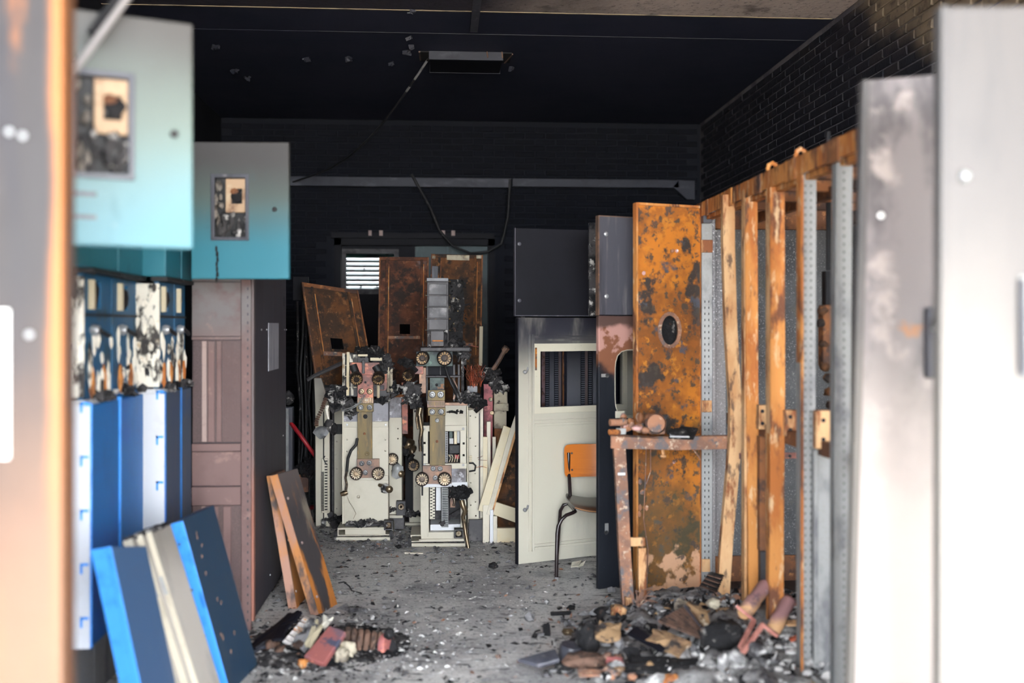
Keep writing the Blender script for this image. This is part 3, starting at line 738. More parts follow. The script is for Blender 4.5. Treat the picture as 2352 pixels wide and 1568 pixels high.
part(MB().fb(fs, yf1 - .1, yf1 - .09, 1.62, 1.68, -.002, 0), 'slot', M_dark, t)

# two scorched plates leaning on its side
def leaning(name, label, cat, near_top, near_bot, far_off, th, paint, edge, group=None, extra=None):
    nt, nb, fo = Vector(near_top), Vector(near_bot), Vector(far_off)
    t = thing(name, label, cat, (nb.x, nb.y, min(nb.z, (nb + fo).z)), group)
    part(MB().slab([nb, nb + fo, nt + fo, nt], th), 'plate', paint, t, bev=.003)
    fr = Fr(nb, fo, nt - nb)
    ln = (nt - nb).length
    part(MB().fb(fr, -.004, .001, 0.001, ln - .001, 0, th), 'edge', edge, t)
    if extra: extra(fr, t, ln, fo.length)
    return t
def leanpt(px, py, Y):
    return PY(px, py, Y)
M_plank = mat('scorched_plate', (60, 56, 58), [L((176, 110, 50), 2.6, .47, .56, st=(1.4, 2.2, .35), seed=14), L((118, 108, 96), 3, .58, .7, st=(2, 2, .3), seed=2), PL((96, 86, 84), (0, 0, 1), -.62, .1, .1, 4, .7)], rough=.6, bump=(30, .3, .003))
M_plankedge = mat('scorched_plate_edge', (184, 124, 74), [L((170, 128, 110), 4, .45, .6, st=(1, 1, .5)), L((84, 74, 72), 5, .54, .66, st=(1, 1, .5), seed=4)], rough=.7, bump=(30, .4, .003))
def screws(fr, t, ln, wd):
    for q, (a, c) in enumerate(((.03, .12), (.04, .5), (.03, .82))):
        part(MB().lathe([(.008, 0), (.006, .006)], fr.W(a, -.0, ln * c), -fr.ey, 8), 'stud', M_pale, t)
b = G(733, 1412); tp = PY(633, 1088, b.y + .02)
leaning('scorched_plate', 'wider scorched plate with orange streaks leaning on the dark cabinet side, nearer the aisle', 'metal plate', (tp.x + .01, tp.y, tp.z), b, (.075, .21, 0), .045, M_plank, M_plankedge, 'plates leaning on the perforated cabinet', screws)
b = G(668, 1400); tp = PY(604, 1090, b.y)
leaning('scorched_plate', 'scorched plate with pale orange edge leaning behind the wider one, against the cabinet side', 'metal plate', (max(tp.x, Xs + .055), tp.y, tp.z), (b.x + .03, b.y + .02, 0), (.02, .21, 0), .045, M_plank, M_plankedge, 'plates leaning on the perforated cabinet', screws)

# blue and cream panels leaning on the switchgear at the front
def lean_px(name, label, cat, Yn, top, bot, far, th, paint, edge, group, extra=None):
    nt, nb = PY(top[0], top[1], Yn), PY(bot[0], bot[1], Yn)
    # carry the near edge on down to the floor
    k = nb.z / (nt.z - nb.z)
    nb = nb - (nt - nb) * k
    return leaning(name, label, cat, nt, nb, far, th, paint, edge, group, extra)
M_blueface = mat('blue_panel_face', (64, 92, 128), [L((112, 124, 142), 2.2, .5, .72, st=(2, 2, .4)), L((146, 118, 92), 7, .7, .76, st=(3, 3, .4), seed=3, a=.8)], rough=.45)
M_blueface2 = mat('darkened_blue_panel_face', (34, 60, 84), [L((50, 66, 82), 2.2, .5, .72, st=(2, 2, .4)), L((146, 118, 92), 9, .7, .76, st=(3, 3, .4), seed=3, a=.8)], rough=.4)
M_creamface = mat('grey_cream_panel_face', (176, 170, 162), [L((142, 138, 134), 3, .5, .72, st=(2, 2, .5)), PL((104, 98, 94), (0, 0, 1), -.62, .12, .1, 5, .6)], rough=.5)
def lipped(m):
    def ex(fr, t, ln, wd):
        part(MB().fb(fr, -.004, .0, 0, ln, -.02, .0), 'edge_lip', m, t, bev=.002)
    return ex
G1 = 'panels leaning on the blue switchgear'
lean_px('leaning_panel', 'bright blue folded panel nearest the camera, leaning on the switchgear', 'metal panel', 3.55, (243, 1256), (310, 1568), (.05, .30, -.06), .05, M_blueface, M_blueedge, G1, lipped(M_blueedge))
for k, (t0, b0, yy, lab) in enumerate((((303, 1236), (406, 1568), 3.90, 'cream panel at the front of the leaning cream stack'), ((326, 1226), (432, 1568), 3.93, 'middle cream panel of the leaning cream stack'), ((347, 1220), (456, 1568), 3.96, 'cream panel with grey face, last of the leaning cream stack'))):
    def ex(fr, t, ln, wd, k=k):
        part(MB().fb(fr, -.01, -.004, ln * .7, ln * .78, .008, .03).fb(fr, -.01, -.004, ln * .69, ln * .70, .004, .034), 'edge_clip', M_steelclean, t)
        mb = MB()
        for q in range(10): mb.lump(fr.W(wd * q / 10 + .01, .014, ln), (.022, .016, .010), q + k, 1, .5)
        part(mb, 'ash_crust', M_charash, t, kind='stuff', smooth=60)
    lean_px('leaning_panel', lab, 'metal panel', yy, t0, b0, (.03, .16, .0), .036, M_creamface, M_cream, G1, ex)
def bl2(fr, t, ln, wd):
    lipped(M_blueedge)(fr, t, ln, wd)
    for q in range(4):
        part(MB().lathe([(.006, 0), (.004, .003)], fr.W(-.004, .02, ln * (.1 + q * .26)), -fr.ex, 8), 'rivet', M_greypanel, t)
    mb = MB()
    R = random.Random(8)
    for q in range(12):
        mb.lump(fr.W(wd * R.uniform(.25, .6), -.002, ln * R.uniform(.1, .9)), (.003, .002, .012), q, 1, .4)
    part(mb, 'paint_drips', M_cobrown, t, kind='stuff')
lean_px('leaning_panel', 'dark blue panel with bright blue edge leaning in front of the perforated cabinet', 'metal panel', 4.3, (410, 1198), (512, 1568), (.055, .40, .0), .045, M_blueface2, M_blueedge, G1, bl2)
# ------------------------------------------------------------------ the burnt breaker trucks in the middle
def tulip(parent, fr, px, py, rpx, axis=(0, -1, 0), b=-.06, burnt=False, ln=.07, arm=None):
    """rosette contact: dark ring with a crown of fingers round a bright inner ring"""
    c = fr.at(px, py, b)
    r = abs(fr.uv(px + rpx, py)[0] - fr.uv(px, py)[0])
    ax = Vector(axis).normalized()
    body = part(MB().lathe([(r * .8, -ln), (r * .97, -ln * .8), (r, -.004), (r * .93, .004), (r * .88, .0), (r * .86, -.012), (r * .3, -.014), (r * .26, -.02)], c, ax, 28), 'tulip_contact', M_tulip, parent, smooth=35)
    u = ax.orthogonal().normalized()
    v = ax.cross(u)
    mb = MB()
    for k in range(13):
        g = 2 * pi * k / 13
        d = u * cos(g) + v * sin(g)
        mb.bar(c + d * r * .5 - ax * .006, c + d * r * .84 + ax * (.0 if not burnt else -.004), r * .19, .012, ax)
    part(mb, 'contact_fingers', M_finger_b if burnt else M_finger, body)
    part(MB().lathe([(r * .5, -.01), (r * .46, .0), (r * .36, .0), (r * .3, -.012), (r * .12, -.012), (r * .1, -.02)], c, ax, 22), 'inner_ring', M_bronze if not burnt else M_tulip, body, smooth=40)
    if arm:
        part(MB().tube([c - ax * ln * .7, c - ax * (ln + .04), Vector(arm)], r * .62, 14), 'insulated_arm', M_rubber, body, smooth=40)
    return body
def bolt(parent, fr, px, py, rpx, b=0.0, m=None):
    c = fr.at(px, py, b)
    r = abs(fr.uv(px + rpx, py)[0] - fr.uv(px, py)[0])
    return part(MB().lathe([(r, -.002), (r, .004), (r * .8, .006), (r * .62, .006)], c, (0, -1, 0), 16).lathe([(r * .52, .0), (r * .52, .014), (r * .4, .017)], c, (0, -1, 0), 6), 'bolt', m or M_zincbolt, parent, smooth=30)
def plate(parent, fr, name, x0, y0, x1, y1, m, dep=.01, off=0.0, bev=.002, holes=(), label=None):
    a0, c0 = fr.uv(x0, y1); a1, c1 = fr.uv(x1, y0)[0], fr.uv(x0, y0)[1]
    hs = []
    for h in holes:
        if len(h) == 3:
            a, c = fr.uv(h[0], h[1]); r = h[2] * 7.3 / FOC
            hs.append((a - r, c - r, a + r, c + r))
        else:
            p, q = fr.uv(h[0], h[3]), fr.uv(h[2], h[1])
            hs.append((p[0], p[1], q[0], q[1]))
    return part(MB().holes(fr, a0, a1, c0, c1, hs, dep, off), name, m, parent, bev=bev, label=label)
def dots(parent, fr, pts, rpx, name, m, b=-.002):
    for p in pts:
        c = fr.at(p[0], p[1], b)
        part(MB().lathe([(rpx * 7.3 / FOC, -.001), (rpx * 7.3 / FOC, .001), (rpx * 5 / FOC, .0015)], c, (0, -1, 0), 8), name, m, parent)
def pipe(parent, fr, pix, r, name, m, n=8, smooth=50, r1=None):
    """pix: (px, py, offset) triples"""
    return part(MB().tube([fr.at(*q) for q in pix], r, n, r1), name, m, parent, smooth=smooth)
def clump(parent, fr, px, py, rx, ry, name, m, n=30, seed=1, b=0.0, size=.02, rz=.05, lumps=3):
    k = 7.3 / FOC
    c = fr.at(px, py, b)
    mb = MB().shards(c, (rx * k, rz, ry * k), n, seed, size)
    R = random.Random(seed)
    for q in range(lumps):
        mb.lump(c + Vector((R.uniform(-.5, .5) * rx * k, R.uniform(-.2, .4) * rz, R.uniform(-.5, .4) * ry * k)), (rx * k * .5, rz * .7, ry * k * .45), seed + q, 2, .7, 2.6)
    return part(mb, name, m, parent, kind='stuff' if parent is not None else None)

YL = G(834, 1238).y
fl = FY(YL)
lt = thing('breaker_truck', 'beige breaker truck with copper plate and white ribbed chute on top, nearest the leaning plates', 'breaker truck', (fl.at(834, 1238)[0], YL + .25, 0), 'burnt breaker trucks')
plate(lt, fl, 'front_panel', 789, 1102, 892, 1203, M_beige, .18, .0, .004, holes=[(823, 1141, 2.6)])
plate(lt, fl, 'cross_rail', 789, 1092, 892, 1103, M_beige, .05, -.008)
plate(lt, fl, 'upper_panel', 789, 980, 892, 1093, M_beige, .02, .004, holes=[(797, 1009, 1.6), (797, 1036, 1.6), (885, 1009, 1.6), (885, 1035, 1.6)])
plate(lt, fl, 'cross_rail', 789, 968, 892, 981, M_beige_soot, .05, -.008)
plate(lt, fl, 'sooted_plate', 789, 926, 892, 969, M_greyplate, .18, .0)
plate(lt, fl, 'backing_box', 790, 930, 891, 1200, M_beige_soot, .17, .03)
plate(lt, fl, 'side_strip', 786, 926, 789.5, 1203, M_cream, .2, -.004)
dots(lt, fl, [(797, 975), (886, 975)], 2.6, 'rail_bolt', M_steelclean, -.01)
plate(lt, fl, 'busbar', 822, 942, 856, 1055, M_brass, .012, -.04, label='tarnished olive brass bar')
plate(lt, fl, 'busbar_head', 820, 925, 859, 944, M_brass, .014, -.054)
for p in ((830, 934), (850, 934)): bolt(lt, fl, *p, 6.5, -.054)
dots(lt, fl, [(840, 955)], 5.5, 'bar_hole', M_dark, -.042); dots(lt, fl, [(838, 994)], 3.2, 'bar_stain', M_rustdark, -.042)
plate(lt, fl, 'contact_plate', 821, 1052, 872, 1095, M_cobrown, .02, -.045)
for p in ((832, 1062), (849, 1061), (840, 1083)): bolt(lt, fl, *p, 6, -.045)
bolt(lt, fl, 844, 1040, 5, -.04, M_brass)
tulip(lt, fl, 820, 1084, 14.5, b=-.09); tulip(lt, fl, 870, 1084, 14.5, b=-.09)
# burnt pole assembly on top
plate(lt, fl, 'copper_plate', 805, 832, 872, 868, M_copper, .02, -.02, label='flaking pink copper plate')
plate(lt, fl, 'copper_tongue', 822, 860, 858, 913, M_copper, .02, -.035)
plate(lt, fl, 'copper_wing', 866, 855, 889, 897, M_copper, .012, .02, holes=[(877, 890, 5)])
for p in ((831, 898), (850, 898)): bolt(lt, fl, *p, 7, -.035, M_bronze)
dots(lt, fl, [(840, 877)], 2.6, 'bolt_hole', M_dark, -.037)
plate(lt, fl, 'ribbed_connector', 821, 911, 859, 927, M_cobrown, .02, -.03)
mb = MB()
for k in range(9): mb.pr(fl, 823 + k * 4, 911.5, 824.6 + k * 4, 926, .006, -.036)
part(mb, 'connector_ribs', M_bronze, lt, kind='stuff')
tulip(lt, fl, 822, 870, 14.5, (.12, -1, -.45), -.12, True, .06, fl.at(811, 838, -.02))
tulip(lt, fl, 871, 870, 14.5, (-.05, -1, -.45), -.12, True, .06, fl.at(863, 840, -.02))
plate(lt, fl, 'latch_bar', 833, 826, 839, 857, M_darksteel, .02, -.06)
for k, (x, y0, y1, m) in enumerate(((789.5, 811, 908, M_whiteburnt), (799, 808, 908, M_creamwarm), (809, 860, 908, M_whiteburnt), (892, 843, 900, M_lime), (899, 846, 900, M_lime), (869, 884, 914, M_creamwarm))):
    part(MB().bar(fl.at(x, y1, -.01), fl.at(x + (k == 1) * 1, y0, -.01), .012, .02), 'chute_rib', m, lt, bev=.003)
plate(lt, fl, 'chute_plate', 796, 812, 812, 832, M_whiteburnt, .02, .02); plate(lt, fl, 'chute_plate', 810, 814, 821, 834, M_whiteburnt, .02, .015)
plate(lt, fl, 'chute_back', 790, 815, 895, 912, M_darksteel, .12, .05)
for y in (838, 863, 888): plate(lt, fl, 'chute_slat', 788, y, 820, y + 2.5, M_lime, .02, -.002)
plate(lt, fl, 'cream_block', 823, 813, 845, 818, M_creamwarm, .03, -.03); plate(lt, fl, 'cream_block', 851, 821, 878, 828, M_creamwarm, .03, -.03)
clump(lt, fl, 832, 806, 20, 12, 'char_heap', M_char, 30, 4, .03, .02); clump(lt, fl, 862, 812, 16, 16, 'char_heap', M_char, 24, 6, .03, .03)
pipe(lt, fl, [(852, 796, .0), (862, 806, -.01), (874, 822, -.02)], .014, 'charred_arm', M_char, 6)
clump(lt, fl, 885, 836, 14, 22, 'burnt_insulation', M_charash, 40, 8, .02, .025); clump(lt, fl, 772, 905, 20, 22, 'burnt_insulation', M_charash, 70, 9, .02, .03, .08)
clump(lt, fl, 777, 926, 24, 12, 'burnt_insulation', M_charash, 50, 10, .0, .03, .08); clump(lt, fl, 805, 943, 14, 16, 'burnt_insulation', M_charash, 30, 11, -.01, .025)
clump(lt, fl, 905, 893, 14, 16, 'burnt_insulation', M_charash, 30, 12, .03, .025); clump(lt, fl, 878, 918, 18, 8, 'burnt_insulation', M_charash, 30, 13, .0, .02)
pipe(lt, fl, [(708, 872, -.05), (724, 862, -.05), (752, 849, .0), (784, 834, .05)], .013, 'charred_lever', M_darksteel, 6, r1=.016)
plate(lt, fl, 'plate_corner', 775, 921, 793, 939, M_greyplate, .03, -.02, label='ash-coated hinge block')
pipe(lt, fl, [(836, 911, -.07), (826, 924, -.09), (808, 934, -.08), (786, 941, -.05)], .004, 'bare_wire', M_galv, 6); pipe(lt, fl, [(834, 920, -.07), (818, 932, -.09), (800, 941, -.08), (786, 942, -.06)], .003, 'bare_wire', M_galv, 6)
# coiled flex and its burnt plug at the truck's side
pts = [(750, 914, -.05), (746, 925, -.06), (742, 938, -.07), (735, 952, -.08), (730, 965, -.08), (730, 974, -.08)]
mb = MB()
for k in range(15):
    i = k / 14 * (len(pts) - 1); j = min(int(i), len(pts) - 2); q = [lerp(pts[j][n], pts[j + 1][n], i - j) for n in range(3)]
    mb.lathe([(.011, -.006), (.016, 0), (.011, .006)], fl.at(*q), fl.at(*pts[j + 1]) - fl.at(*pts[j]), 10)
part(mb, 'coiled_flex', M_cobrown, lt, smooth=60)
part(MB().lump(fl.at(741, 990, -.08), (.05, .045, .045), 3, 2, .4), 'burnt_plug', M_galv, lt, smooth=50); part(MB().lump(fl.at(757, 972, -.06), (.028, .03, .04), 9, 2, .6), 'burnt_plug', M_charash, lt, smooth=50)
pipe(lt, fl, [(753, 930, -.03), (751, 940, -.035), (756, 962, -.04)], .014, 'molten_drip', M_whiteburnt, 8, r1=.008)
# handles and dangling cables
pipe(lt, fl, [(822, 1005, -.05), (820, 1018, -.07), (808, 1032, -.07), (801, 1050, -.06), (798, 1080, -.05)], .010, 'rubber_strap', M_rubber, 8); pipe(lt, fl, [(798, 1080, -.05), (795, 1095, -.05), (798, 1110, -.05), (796, 1126, -.05)], .008, 'burnt_hook', M_bronze, 8)
part(MB().lathe([(.014, -.025), (.02, 0), (.014, .025)], fl.at(792, 1130, -.05), (1, 0, .3), 10), 'hook_weight', M_bronze, lt, smooth=50)
pipe(lt, fl, [(797, 1135, -.03), (803, 1152, -.02), (812, 1165, -.02), (818, 1178, -.02), (812, 1190, -.02)], .0012, 'loose_wire', M_bronze, 5)
pipe(lt, fl, [(871, 1113, -.01), (878, 1114, -.03), (884, 1118, -.04)], .012, 'handle_arm', M_bronze, 8)
part(MB().lump(fl.at(887, 1120, -.05), (.035, .03, .035), 4, 2, .35), 'handle_boss', M_charash, lt, smooth=50); part(MB().lathe([(.022, 0), (.026, .02), (.012, .03)], fl.at(895, 1119, -.07), (.1, -1, 0), 14), 'handle_knob', M_bronze, lt, smooth=40)
# wheeled base
plate(lt, fl, 'base_channel', 776, 1210, 903, 1229, M_beige_soot, .23, -.03, holes=[(779, 1213, 900, 1226)]); plate(lt, fl, 'base_plate', 793, 1211, 886, 1228, M_beige, .02, -.02)
plate(lt, fl, 'base_box', 792, 1202, 890, 1212, M_darksteel, .19, .02)
part(MB().tube([fl.at(775, 1233, -.06), fl.at(897, 1233, -.06)], .015, 10), 'axle_tube', M_beige, lt, smooth=40)
for x in (772, 899): part(MB().lathe([(.03, -.012), (.034, 0), (.03, .012)], Vector((fl.at(x, 1232, -.05).x, YL - .03, .034)), (1, 0, 0), 16), 'wheel', M_charash, lt, smooth=30)
bx = plate(lt, fl, 'roller_box', 883, 1191, 904, 1213, M_darksteel, .06, -.07, holes=[(886, 1194, 901, 1210)]); plate(lt, fl, 'roller_back', 885, 1193, 903, 1211, M_darksteel, .01, -.03); tulip(lt, fl, 893, 1202, 7, b=-.06, ln=.03)
clump(lt, fl, 845, 1199, 45, 7, 'ash_ledge', M_charash, 60, 14, -.04, .018, .05, 4)
# second column just behind, to the right of the front panel
f2 = FY(YL + .22)
lt2 = thing('breaker_truck', 'narrow beige breaker truck column half hidden behind the copper-plated truck, with grey top', 'breaker truck', (f2.at(907, 1180).x, YL + .4, 0), 'burnt breaker trucks')
plate(lt2, f2, 'front_panel', 880, 958, 923, 1181, M_beige_soot, .3, 0, holes=[(914, 984, 1.3), (914, 1007, 1.3), (913, 1062, 1.3)])
plate(lt2, f2, 'sooted_plate', 880, 911, 922, 959, M_greyplate, .28, -.006, label='blistered blue-grey plate')
plate(lt2, f2, 'rust_cap', 884, 905, 926, 912, M_rustdark, .25, -.01)
tulip(lt2, f2, 902, 1052, 13.5, b=-.07)
part(MB().lump(f2.at(914, 1079, -.04), (.045, .035, .05), 14, 2, .5), 'handle_boss', M_galv, lt2, smooth=50); part(MB().tube([f2.at(900, 1078, -.03), f2.at(908, 1082, -.03)], .008, 8), 'handle_arm', M_bronze, lt2)
part(MB().lathe([(.02, 0), (.024, .02), (.01, .03)], f2.at(921, 1085, -.05), (.3, -1, 0), 12), 'handle_knob', M_bronze, lt2, smooth=40)
plate(lt2, f2, 'roller_box', 911, 1148, 932, 1180, M_darksteel, .07, -.06); tulip(lt2, f2, 922, 1160, 8, b=-.07, ln=.03)
plate(lt2, f2, 'base_plate', 880, 1183, 925, 1190, M_beige_soot, .3, 0.0); plate(lt2, f2, 'foot', 882, 1189, 928, 1216, M_darksteel, .28, .02)
plate(lt2, f2, 'pink_bar', 921, 880, 936, 1000, M_copper, .02, .1, label='scorched red copper bar'); clump(lt2, f2, 890, 1170, 18, 7, 'ash_ledge', M_charash, 20, 24, -.02, .015)

# beige rack at the far side of the left truck
yk = G(742, 1209).y
fk = FY(yk)
rk = thing('open_rack', 'open beige steel rack with terminal strip, between dark corner and copper-plated truck', 'rack', (fk.at(745, 1209).x, yk + .2, 0))
mb = MB().poly(fk, [fk.uv(*q) for q in ((725, 1209), (758, 1209), (757, 930), (738, 868), (721, 868), (724, 935))], .03)
part(mb, 'wide_post', M_beige_soot, rk, bev=.003)
plate(rk, fk, 'post_seam', 742, 945, 744.5, 1208, M_dark, .004, -.003); plate(rk, fk, 'thin_post', 745, 945, 757, 1208, M_cream, .01, -.008)
plate(rk, fk, 'slotted_post', 760, 942, 765, 1182, M_darksteel, .2, .06)
plate(rk, fk, 'grey_panel', 766, 940, 790, 1182, M_beige_soot, .02, .05, holes=[(772, 1015, 1.3), (785, 1048, 1.3), (772, 1078, 1.3), (784, 1098, 1.3), (772, 1170, 1.3)]); plate(rk, fk, 'side_body', 766, 935, 800, 1205, M_beige_soot, .1, .07)
plate(rk, fk, 'foot', 727, 1206, 760, 1213, M_beige_soot, .3, -.0)
ts = plate(rk, fk, 'terminal_strip', 740, 1052, 754, 1176, M_cream, .02, -.03)
mb = MB()
for k in range(30): mb.pr(fk, 739.5, 1082 + k * 3, 745.5, 1083.6 + k * 3, .012, -.042)
for k in range(18): mb.pr(fk, 747, 1056 + k * 6.5, 753, 1058.5 + k * 6.5, .012, -.04)
part(mb, 'terminal_teeth', M_dark, ts, kind='stuff')
pipe(rk, fk, [(747, 1046, -.02), (744, 1052, -.03), (748, 1060, -.04), (753, 1066, -.04)], .004, 'wire_loop', M_darksteel, 6)
part(MB().lump(fk.at(766, 985, -.0), (.03, .03, .05), 3, 2, .3), 'bracket', M_darksteel, rk); plate(rk, fk, 'black_bracket', 768, 975, 786, 998, M_rubber, .05, .04)
pipe(rk, fk, [(758, 1176, .0), (764, 1190, .0), (774, 1206, -.1)], .03, 'diagonal_brace', M_darksteel, 4)
clump(rk, fk, 772, 1193, 20, 12, 'ash_heap', M_charash, 50, 31, .0, .02, .08)
part(MB().lathe([(.03, -.015), (.034, 0), (.03, .015)], Vector((fk.at(745, 1209).x, yk - .03, .034)), (1, 0, 0), 16), 'wheel', M_charash, rk, smooth=30)

# right truck, with the tall arc chute
YR = G(1000, 1252).y
fr_ = FY(YR)
rt = thing('breaker_truck', 'beige breaker truck with tall grey arc chute, copper wire tuft and dripping bronze', 'breaker truck', (fr_.at(1010, 1252).x, YR + .25, 0), 'burnt breaker trucks')
plate(rt, fr_, 'front_frame', 971, 977, 1073, 1117, M_beige, .012, 0, holes=[(983, 990, 1057, 1064), (975, 1017, 2.4), (975, 1044, 2.4), (1065, 1018, 2.4), (1065, 1045, 2.4)], bev=.001)
plate(rt, fr_, 'cross_rail', 972, 977, 1072, 989, M_beige_soot, .04, -.01); plate(rt, fr_, 'cross_rail', 972, 1064, 1072, 1075, M_beige, .04, -.01); plate(rt, fr_, 'cross_rail', 972, 1107, 1074, 1118, M_white, .05, -.014)
dots(rt, fr_, [(974, 984), (1064, 984), (975, 1066), (1064, 1067)], 3, 'rail_bolt', M_galv, -.012)
plate(rt, fr_, 'blistered_plate', 1036, 1076, 1070, 1107, M_greyplate, .02, -.004)
plate(rt, fr_, 'top_plate', 1022, 930, 1073, 978, M_beige_soot, .02, .0); plate(rt, fr_, 'top_lip', 1022, 924, 1074, 931, M_cobrown, .25, -.01)
clump(rt, fr_, 1045, 946, 20, 3, 'burn_line', M_char, 16, 41, .0, .012, .01, 1)
plate(rt, fr_, 'side_post', 1070, 932, 1075, 1235, M_cream, .3, .0)
plate(rt, fr_, 'lower_frame', 967, 1117, 1075, 1238, M_beige, .012, 0, holes=[(985, 1118, 1058, 1222)], bev=.001); plate(rt, fr_, 'bottom_rail', 967, 1222, 1057, 1238, M_beige, .3, -.006); plate(rt, fr_, 'left_post', 966, 1117, 984, 1232, M_beige, .02, -.008)
plate(rt, fr_, 'busbar', 987, 952, 1022, 1067, M_brass, .014, -.04, label='tarnished brass bar'); plate(rt, fr_, 'busbar_head', 983, 934, 1023, 953, M_brass, .016, -.054)
for p in ((993, 944), (1013, 944)): bolt(rt, fr_, *p, 7, -.054)
bolt(rt, fr_, 1004, 964, 5, -.04); dots(rt, fr_, [(1004, 1012)], 3.4, 'bar_stain', M_rustdark, -.042)
plate(rt, fr_, 'contact_plate', 971, 1067, 1037, 1109, M_cobrown, .02, -.045)
for p in ((995, 1074), (1011, 1074), (1000, 1095)): bolt(rt, fr_, *p, 6, -.045)
tulip(rt, fr_, 970, 1096, 15.5, b=-.1); tulip(rt, fr_, 1021, 1096, 15.5, b=-.1)
# behind the open frame: ducts and electronics
plate(rt, fr_, 'back_panel', 972, 978, 1072, 1236, M_darksteel, .01, .28)
for nm, a, b_, c_, d_, off in (('cable_duct', 1014, 1118, 1030, 1212, .02), ('cable_duct', 1022, 990, 1029, 1064, .05)):
    dt = plate(rt, fr_, nm, a, b_, c_, d_, M_galv, .04, off)
    mb = MB(); n = int((d_ - b_) / 4)
    for k in range(n): mb.pr(fr_, a + 2, b_ + 1.5 + k * 4, c_ - 1, b_ + 3.5 + k * 4, .003, off - .0015)
    part(mb, 'duct_slots', M_dark, dt, kind='stuff')
ts = plate(rt, fr_, 'terminal_strip', 987, 1120, 999, 1195, M_cream, .02, .05)
mb = MB()
for k in range(20): mb.pr(fr_, 988 + (k % 2) * 6, 1123 + k * 3.5, 993 + (k % 2) * 6, 1125 + k * 3.5, .006, .045)
part(mb, 'terminal_teeth', M_dark, ts, kind='stuff')
plate(rt, fr_, 'white_card', 1001, 1118, 1013, 1178, M_white, .01, .1); plate(rt, fr_, 'pale_shelf', 988, 1208, 1058, 1222, M_white, .2, .06); plate(rt, fr_, 'relay', 1034, 1130, 1046, 1170, M_cobrown, .06, .08)
for q, (x0, y0, x1, y1, m) in enumerate(((1032, 992, 1040, 1008, M_verd), (1043, 992, 1050, 1022, M_creamwarm), (1050, 992, 1057, 1020, M_galv), (1032, 1008, 1042, 1022, M_galv), (1032, 1024, 1056, 1044, M_rubber), (1030, 1046, 1042, 1060, M_charash), (1044, 1047, 1055, 1056, M_red))):
    plate(rt, fr_, 'electronic_part', x0, y0, x1, y1, m, .04, .06, .003)
for k in range(4): pipe(rt, fr_, [(1032 + k * 6, 1062, .04), (1036 + k * 5, 1052, .03), (1030 + k * 8, 1046, .05)], .003, 'stub_wire', M_creamwarm, 5)
pipe(rt, fr_, [(1012, 1206, .02), (1032, 1190, .05), (1058, 1178, .1)], .02, 'diagonal_brace', M_darksteel, 4)
# charred clump, dripping bronze, dangling lump
clump(rt, fr_, 1057, 1128, 26, 16, 'char_clump', M_char, 60, 44, -.06, .025, .05); plate(rt, fr_, 'pale_cube', 1056, 1132, 1070, 1145, M_white, .04, -.05)
pipe(rt, fr_, [(1060, 1146, -.07), (1062, 1155, -.08), (1068, 1168, -.08), (1063, 1182, -.07), (1066, 1200, -.07), (1070, 1225, -.08), (1076, 1256, -.1)], .020, 'molten_drip', M_bronze, 10, r1=.012); pipe(rt, fr_, [(1042, 1138, -.07), (1044, 1148, -.08), (1041, 1157, -.08)], .012, 'molten_drip', M_bronze, 8, r1=.008)
pipe(rt, fr_, [(966, 936, -.04), (963, 950, -.05), (966, 968, -.05), (969, 985, -.05), (965, 1010, -.05), (966, 1034, -.05)], .02, 'molten_sheath', M_bronze, 8, r1=.011); pipe(rt, fr_, [(960, 940, -.02), (957, 962, -.03), (960, 985, -.03)], .012, 'molten_sheath', M_bronze, 8, r1=.006)
pipe(rt, fr_, [(970, 985, -.03), (971, 1030, -.03), (970, 1136, -.03)], .006, 'hanging_rod', M_darksteel, 6)
# base with rail, channel and roller
part(MB().tube([fr_.at(946, 1247, -.06), fr_.at(1068, 1247, -.06)], .014, 10), 'axle_tube', M_beige, rt, smooth=40)
plate(rt, fr_, 'base_channel', 943, 1226, 967, 1243, M_beige_soot, .3, -.03, holes=[(945.5, 1229, 967, 1240)]); plate(rt, fr_, 'base_plate', 962, 1237, 1066, 1243, M_beige_soot, .4, -.02)
for x in (941, 1070): part(MB().lathe([(.03, -.012), (.034, 0), (.03, .012)], Vector((fr_.at(x, 1247, -.05).x, YR - .03, .034)), (1, 0, 0), 16), 'wheel', M_charash, rt, smooth=30)
plate(rt, fr_, 'roller_box', 1043, 1211, 1064, 1231, M_darksteel, .07, -.07, holes=[(1046, 1214, 1061, 1228)]); plate(rt, fr_, 'roller_back', 1045, 1213, 1063, 1229, M_darksteel, .01, -.02); tulip(rt, fr_, 1053, 1221, 7, b=-.06, ln=.03)
# upper poles
for x0, x1 in ((978, 983), (1010, 1013), (1041, 1046), (1052, 1057), (1066, 1072)):
    plate(rt, fr_, 'pole_strut', x0, 838, x1, 926, M_darksteel, .03, .1)
plate(rt, fr_, 'pole_back', 978, 840, 1046, 865, M_blackpanel, .02, .12); plate(rt, fr_, 'pole_shelf', 978, 863, 1058, 867, M_darksteel, .2, .02)
plate(rt, fr_, 'verdigris_plate', 987, 867, 1021, 896, M_verd, .02, -.03, label='green verdigris copper plate'); dots(rt, fr_, [(1003, 883)], 3.4, 'bolt_hole', M_dark, -.032)
plate(rt, fr_, 'bar_clamp', 983, 895, 1022, 919, M_brass, .02, -.04)
for p in ((993, 905), (1012, 905)): bolt(rt, fr_, *p, 8, -.04)
plate(rt, fr_, 'ribbed_connector', 981, 919, 1022, 935, M_cobrown, .02, -.03)
mb = MB()
for k in range(10): mb.pr(fr_, 986 + k * 3.6, 921, 987.8 + k * 3.6, 930, .008, -.036)
part(mb, 'connector_ribs', M_brass, rt, kind='stuff')
